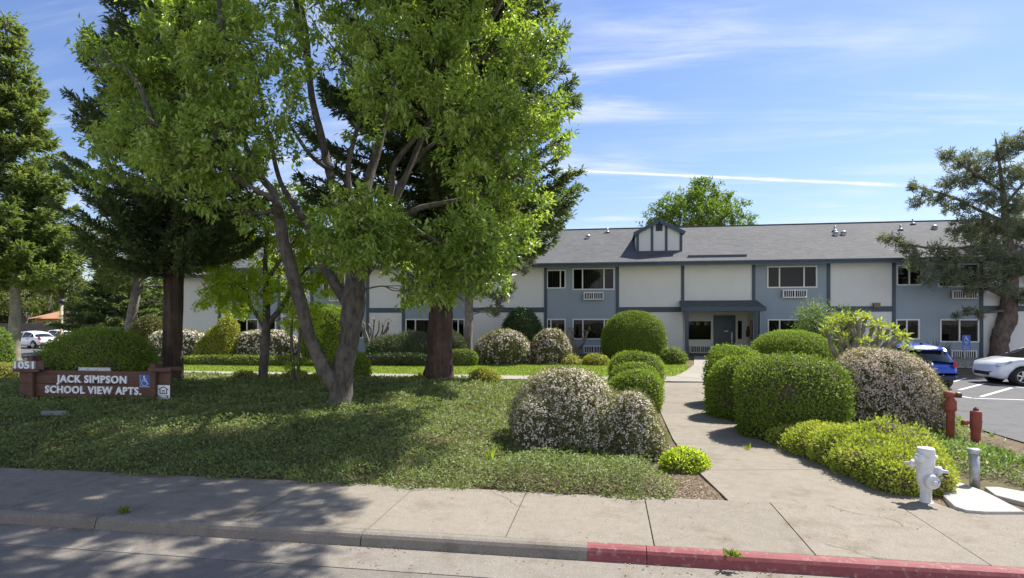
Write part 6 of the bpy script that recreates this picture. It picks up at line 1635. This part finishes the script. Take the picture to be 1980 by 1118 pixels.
    for xw in wheels:
        for s in (1, -1):
            mb = MB(); c = (xw, s * (W - .20), WR)
            mb.lathe([(.19, 0), (WR - .02, .0), (WR, .03), (WR, .17), (WR - .025, .20), (.20, .205), (.19, .17)], c, (0, s, 0), 26); wh = part('wheel', mb, M_rubber, root)
            mb = MB(); mb.lathe([(.20, .12), (.205, .20), (.19, .207), (.175, .18), (.17, .13)], c, (0, s, 0), 24)
            for k in range(5):
                a = 2 * math.pi * k / 5 + .3; e = Vector((math.cos(a), 0, math.sin(a))); cc = Vector(c) + Vector((0, s * .18, 0)); mb.bar(cc + e * .03, cc + e * .185, .055, .03, up=(0, 1, 0))
            mb.lathe([(.05, .15), (.05, .195), (.01, .2)], c, (0, s, 0), 12)
            part('rim', mb, M_metal, wh)
            mb = MB(); mb.lathe([(WR + .05, -.06), (WR + .05, .13)], c, (0, s, 0), 20); part('wheel_well', mb, M_black, wh)
    root.location = loc; root.rotation_euler = (0, 0, heading)
    return root
P_blue = car_paint('bright blue car paint', (0.012, 0.06, 0.40)); P_white = car_paint('white car paint', (0.66, 0.69, 0.74)); P_white2 = car_paint('plain white car paint', (0.78, 0.78, 0.78))
def cars():
    c = at(1778, 700, 20.6)
    build_car('parked_car', 'bright blue hatchback seen from behind, parked facing the building', (c.x + .05, c.y + 1.3, .055), R(90), P_blue)
    c = at(1893, 700, 21.6)
    build_car('parked_car', 'pale white hatchback seen from the side at the right picture edge', (c.x + 2.30, c.y + .3, .055), R(180), P_white)
    c = at(62, 660, 50); a = build_car('parked_car', 'white saloon seen from behind by the left conifer trunk', (c.x, c.y, .05), R(168), P_white2, 'saloon')
    c = at(108, 660, 54); b = build_car('parked_car', 'white hatchback mostly hidden behind the dome hedge, right of the saloon', (c.x, c.y, .05), R(172), P_white2)
cars()

def far_things():
    # timber fence at the back of the left car park
    Y = 55.0; x0, x1 = on_y(-60, 620, Y).x, on_y(330, 620, Y).x; root = empty('board_fence', ((x0 + x1) / 2, Y, 0), 'weathered grey board fence behind the far white cars', 'fence')
    mb = MB(); x = x0; rr = random.Random(4)
    while x < x1: mb.box(x, x + .145, Y + rr.uniform(-.004, .004), Y + .022, .02, 2.0 + rr.uniform(-.02, .02)); x += .155
    part('board_panel', mb, M_fence, root)
    mb = MB()
    for z in (.4, 1.7): mb.box(x0, x1, Y + .03, Y + .07, z, z + .1)
    mb.box(x0, x1, Y - .03, Y + .05, 2.02, 2.08); part('rail', mb, M_fence, root)
    # house with terracotta roof beyond it
    Y = 66.0; xa, xb = on_y(52, 620, Y).x, on_y(140, 620, Y).x; root = empty('far_house', ((xa + xb) / 2, Y, 0), 'low house with terracotta hipped roof beyond the board fence', 'house')
    mb = MB(); mb.box(xa + .5, xb - .5, Y + .6, Y + 7, 0, 2.7); part('wall', mb, plain('ochre stucco', (.36, .25, .14), .9), root)
    mb = MB(); z0, z1 = 2.6, 4.0; xm0, xm1 = xa + 2.6, xb - 2.6
    if xm1 < xm0: xm0 = xm1 = (xa + xb) / 2
    mb.add([(xa, Y, z0), (xb, Y, z0), (xb, Y + 8, z0), (xa, Y + 8, z0), (xm0, Y + 4, z1), (xm1, Y + 4, z1)], [(0, 1, 5, 4), (1, 2, 5), (2, 3, 4, 5), (3, 0, 4), (3, 2, 1, 0)]); part('roof', mb, M_terra, root)
    mb = MB(); mb.box((xa + xb) / 2 - .6, (xa + xb) / 2 + .6, Y + .57, Y + .61, 1.0, 2.2); part('window', mb, M_carglass, root)
    # lamp pole
    d = 49.0; b = at(119, 655, d); b.z = .02; root = empty('lamp_pole', tuple(b), 'slim tan lamp pole in front of the board fence', 'lamp post')
    mb = MB(); zt = at(119, 588, d).z; mb.lathe([(.20, 0), (.20, .25), (.13, .27), (.12, zt)], b, n=12); part('post', mb, plain('tan pole', (.34, .27, .18), .6), root)
    mb = MB(); mb.lathe([(.14, 0), (.26, .1), (.28, .3), (.1, .42)], (b.x, b.y, zt), n=12); part('lamp_head', mb, M_black, root)
    # pale green utility cabinet
    d = 38.0; b = at(202, 668, d); b.z = float(H(b.x, b.y)); w = 12 * d / FPX; zt = at(202, 632.5, d).z; root = empty('utility_cabinet', tuple(b), 'pale green utility cabinet peeping over the dome hedge', 'cabinet')
    mb = MB(); mb.box(b.x - w, b.x + w, b.y, b.y + .7, b.z - .1, zt); part('housing', mb, plain('pale green enamel', (.30, .38, .26), .5), root, .05)
    mb = MB(); mb.box(b.x - w + .03, b.x - .01, b.y - .02, b.y, b.z + .1, zt - .08); mb.box(b.x + .01, b.x + w - .03, b.y - .02, b.y, b.z + .1, zt - .08); part('door', mb, plain('pale green enamel', (.30, .38, .26), .5), root)
    mb = MB(); mb.box(b.x - w * .6, b.x - w * .2, b.y - .03, b.y - .021, zt - .22, zt - .13); part('warning_plate', mb, plain('red lamp plastic', (.40, .012, .012)), root)
    mb = MB(); mb.box(b.x + w * .35, b.x + w * .6, b.y - .03, b.y - .021, zt - .32, zt - .14); part('notice', mb, M_letter, root)
far_things()
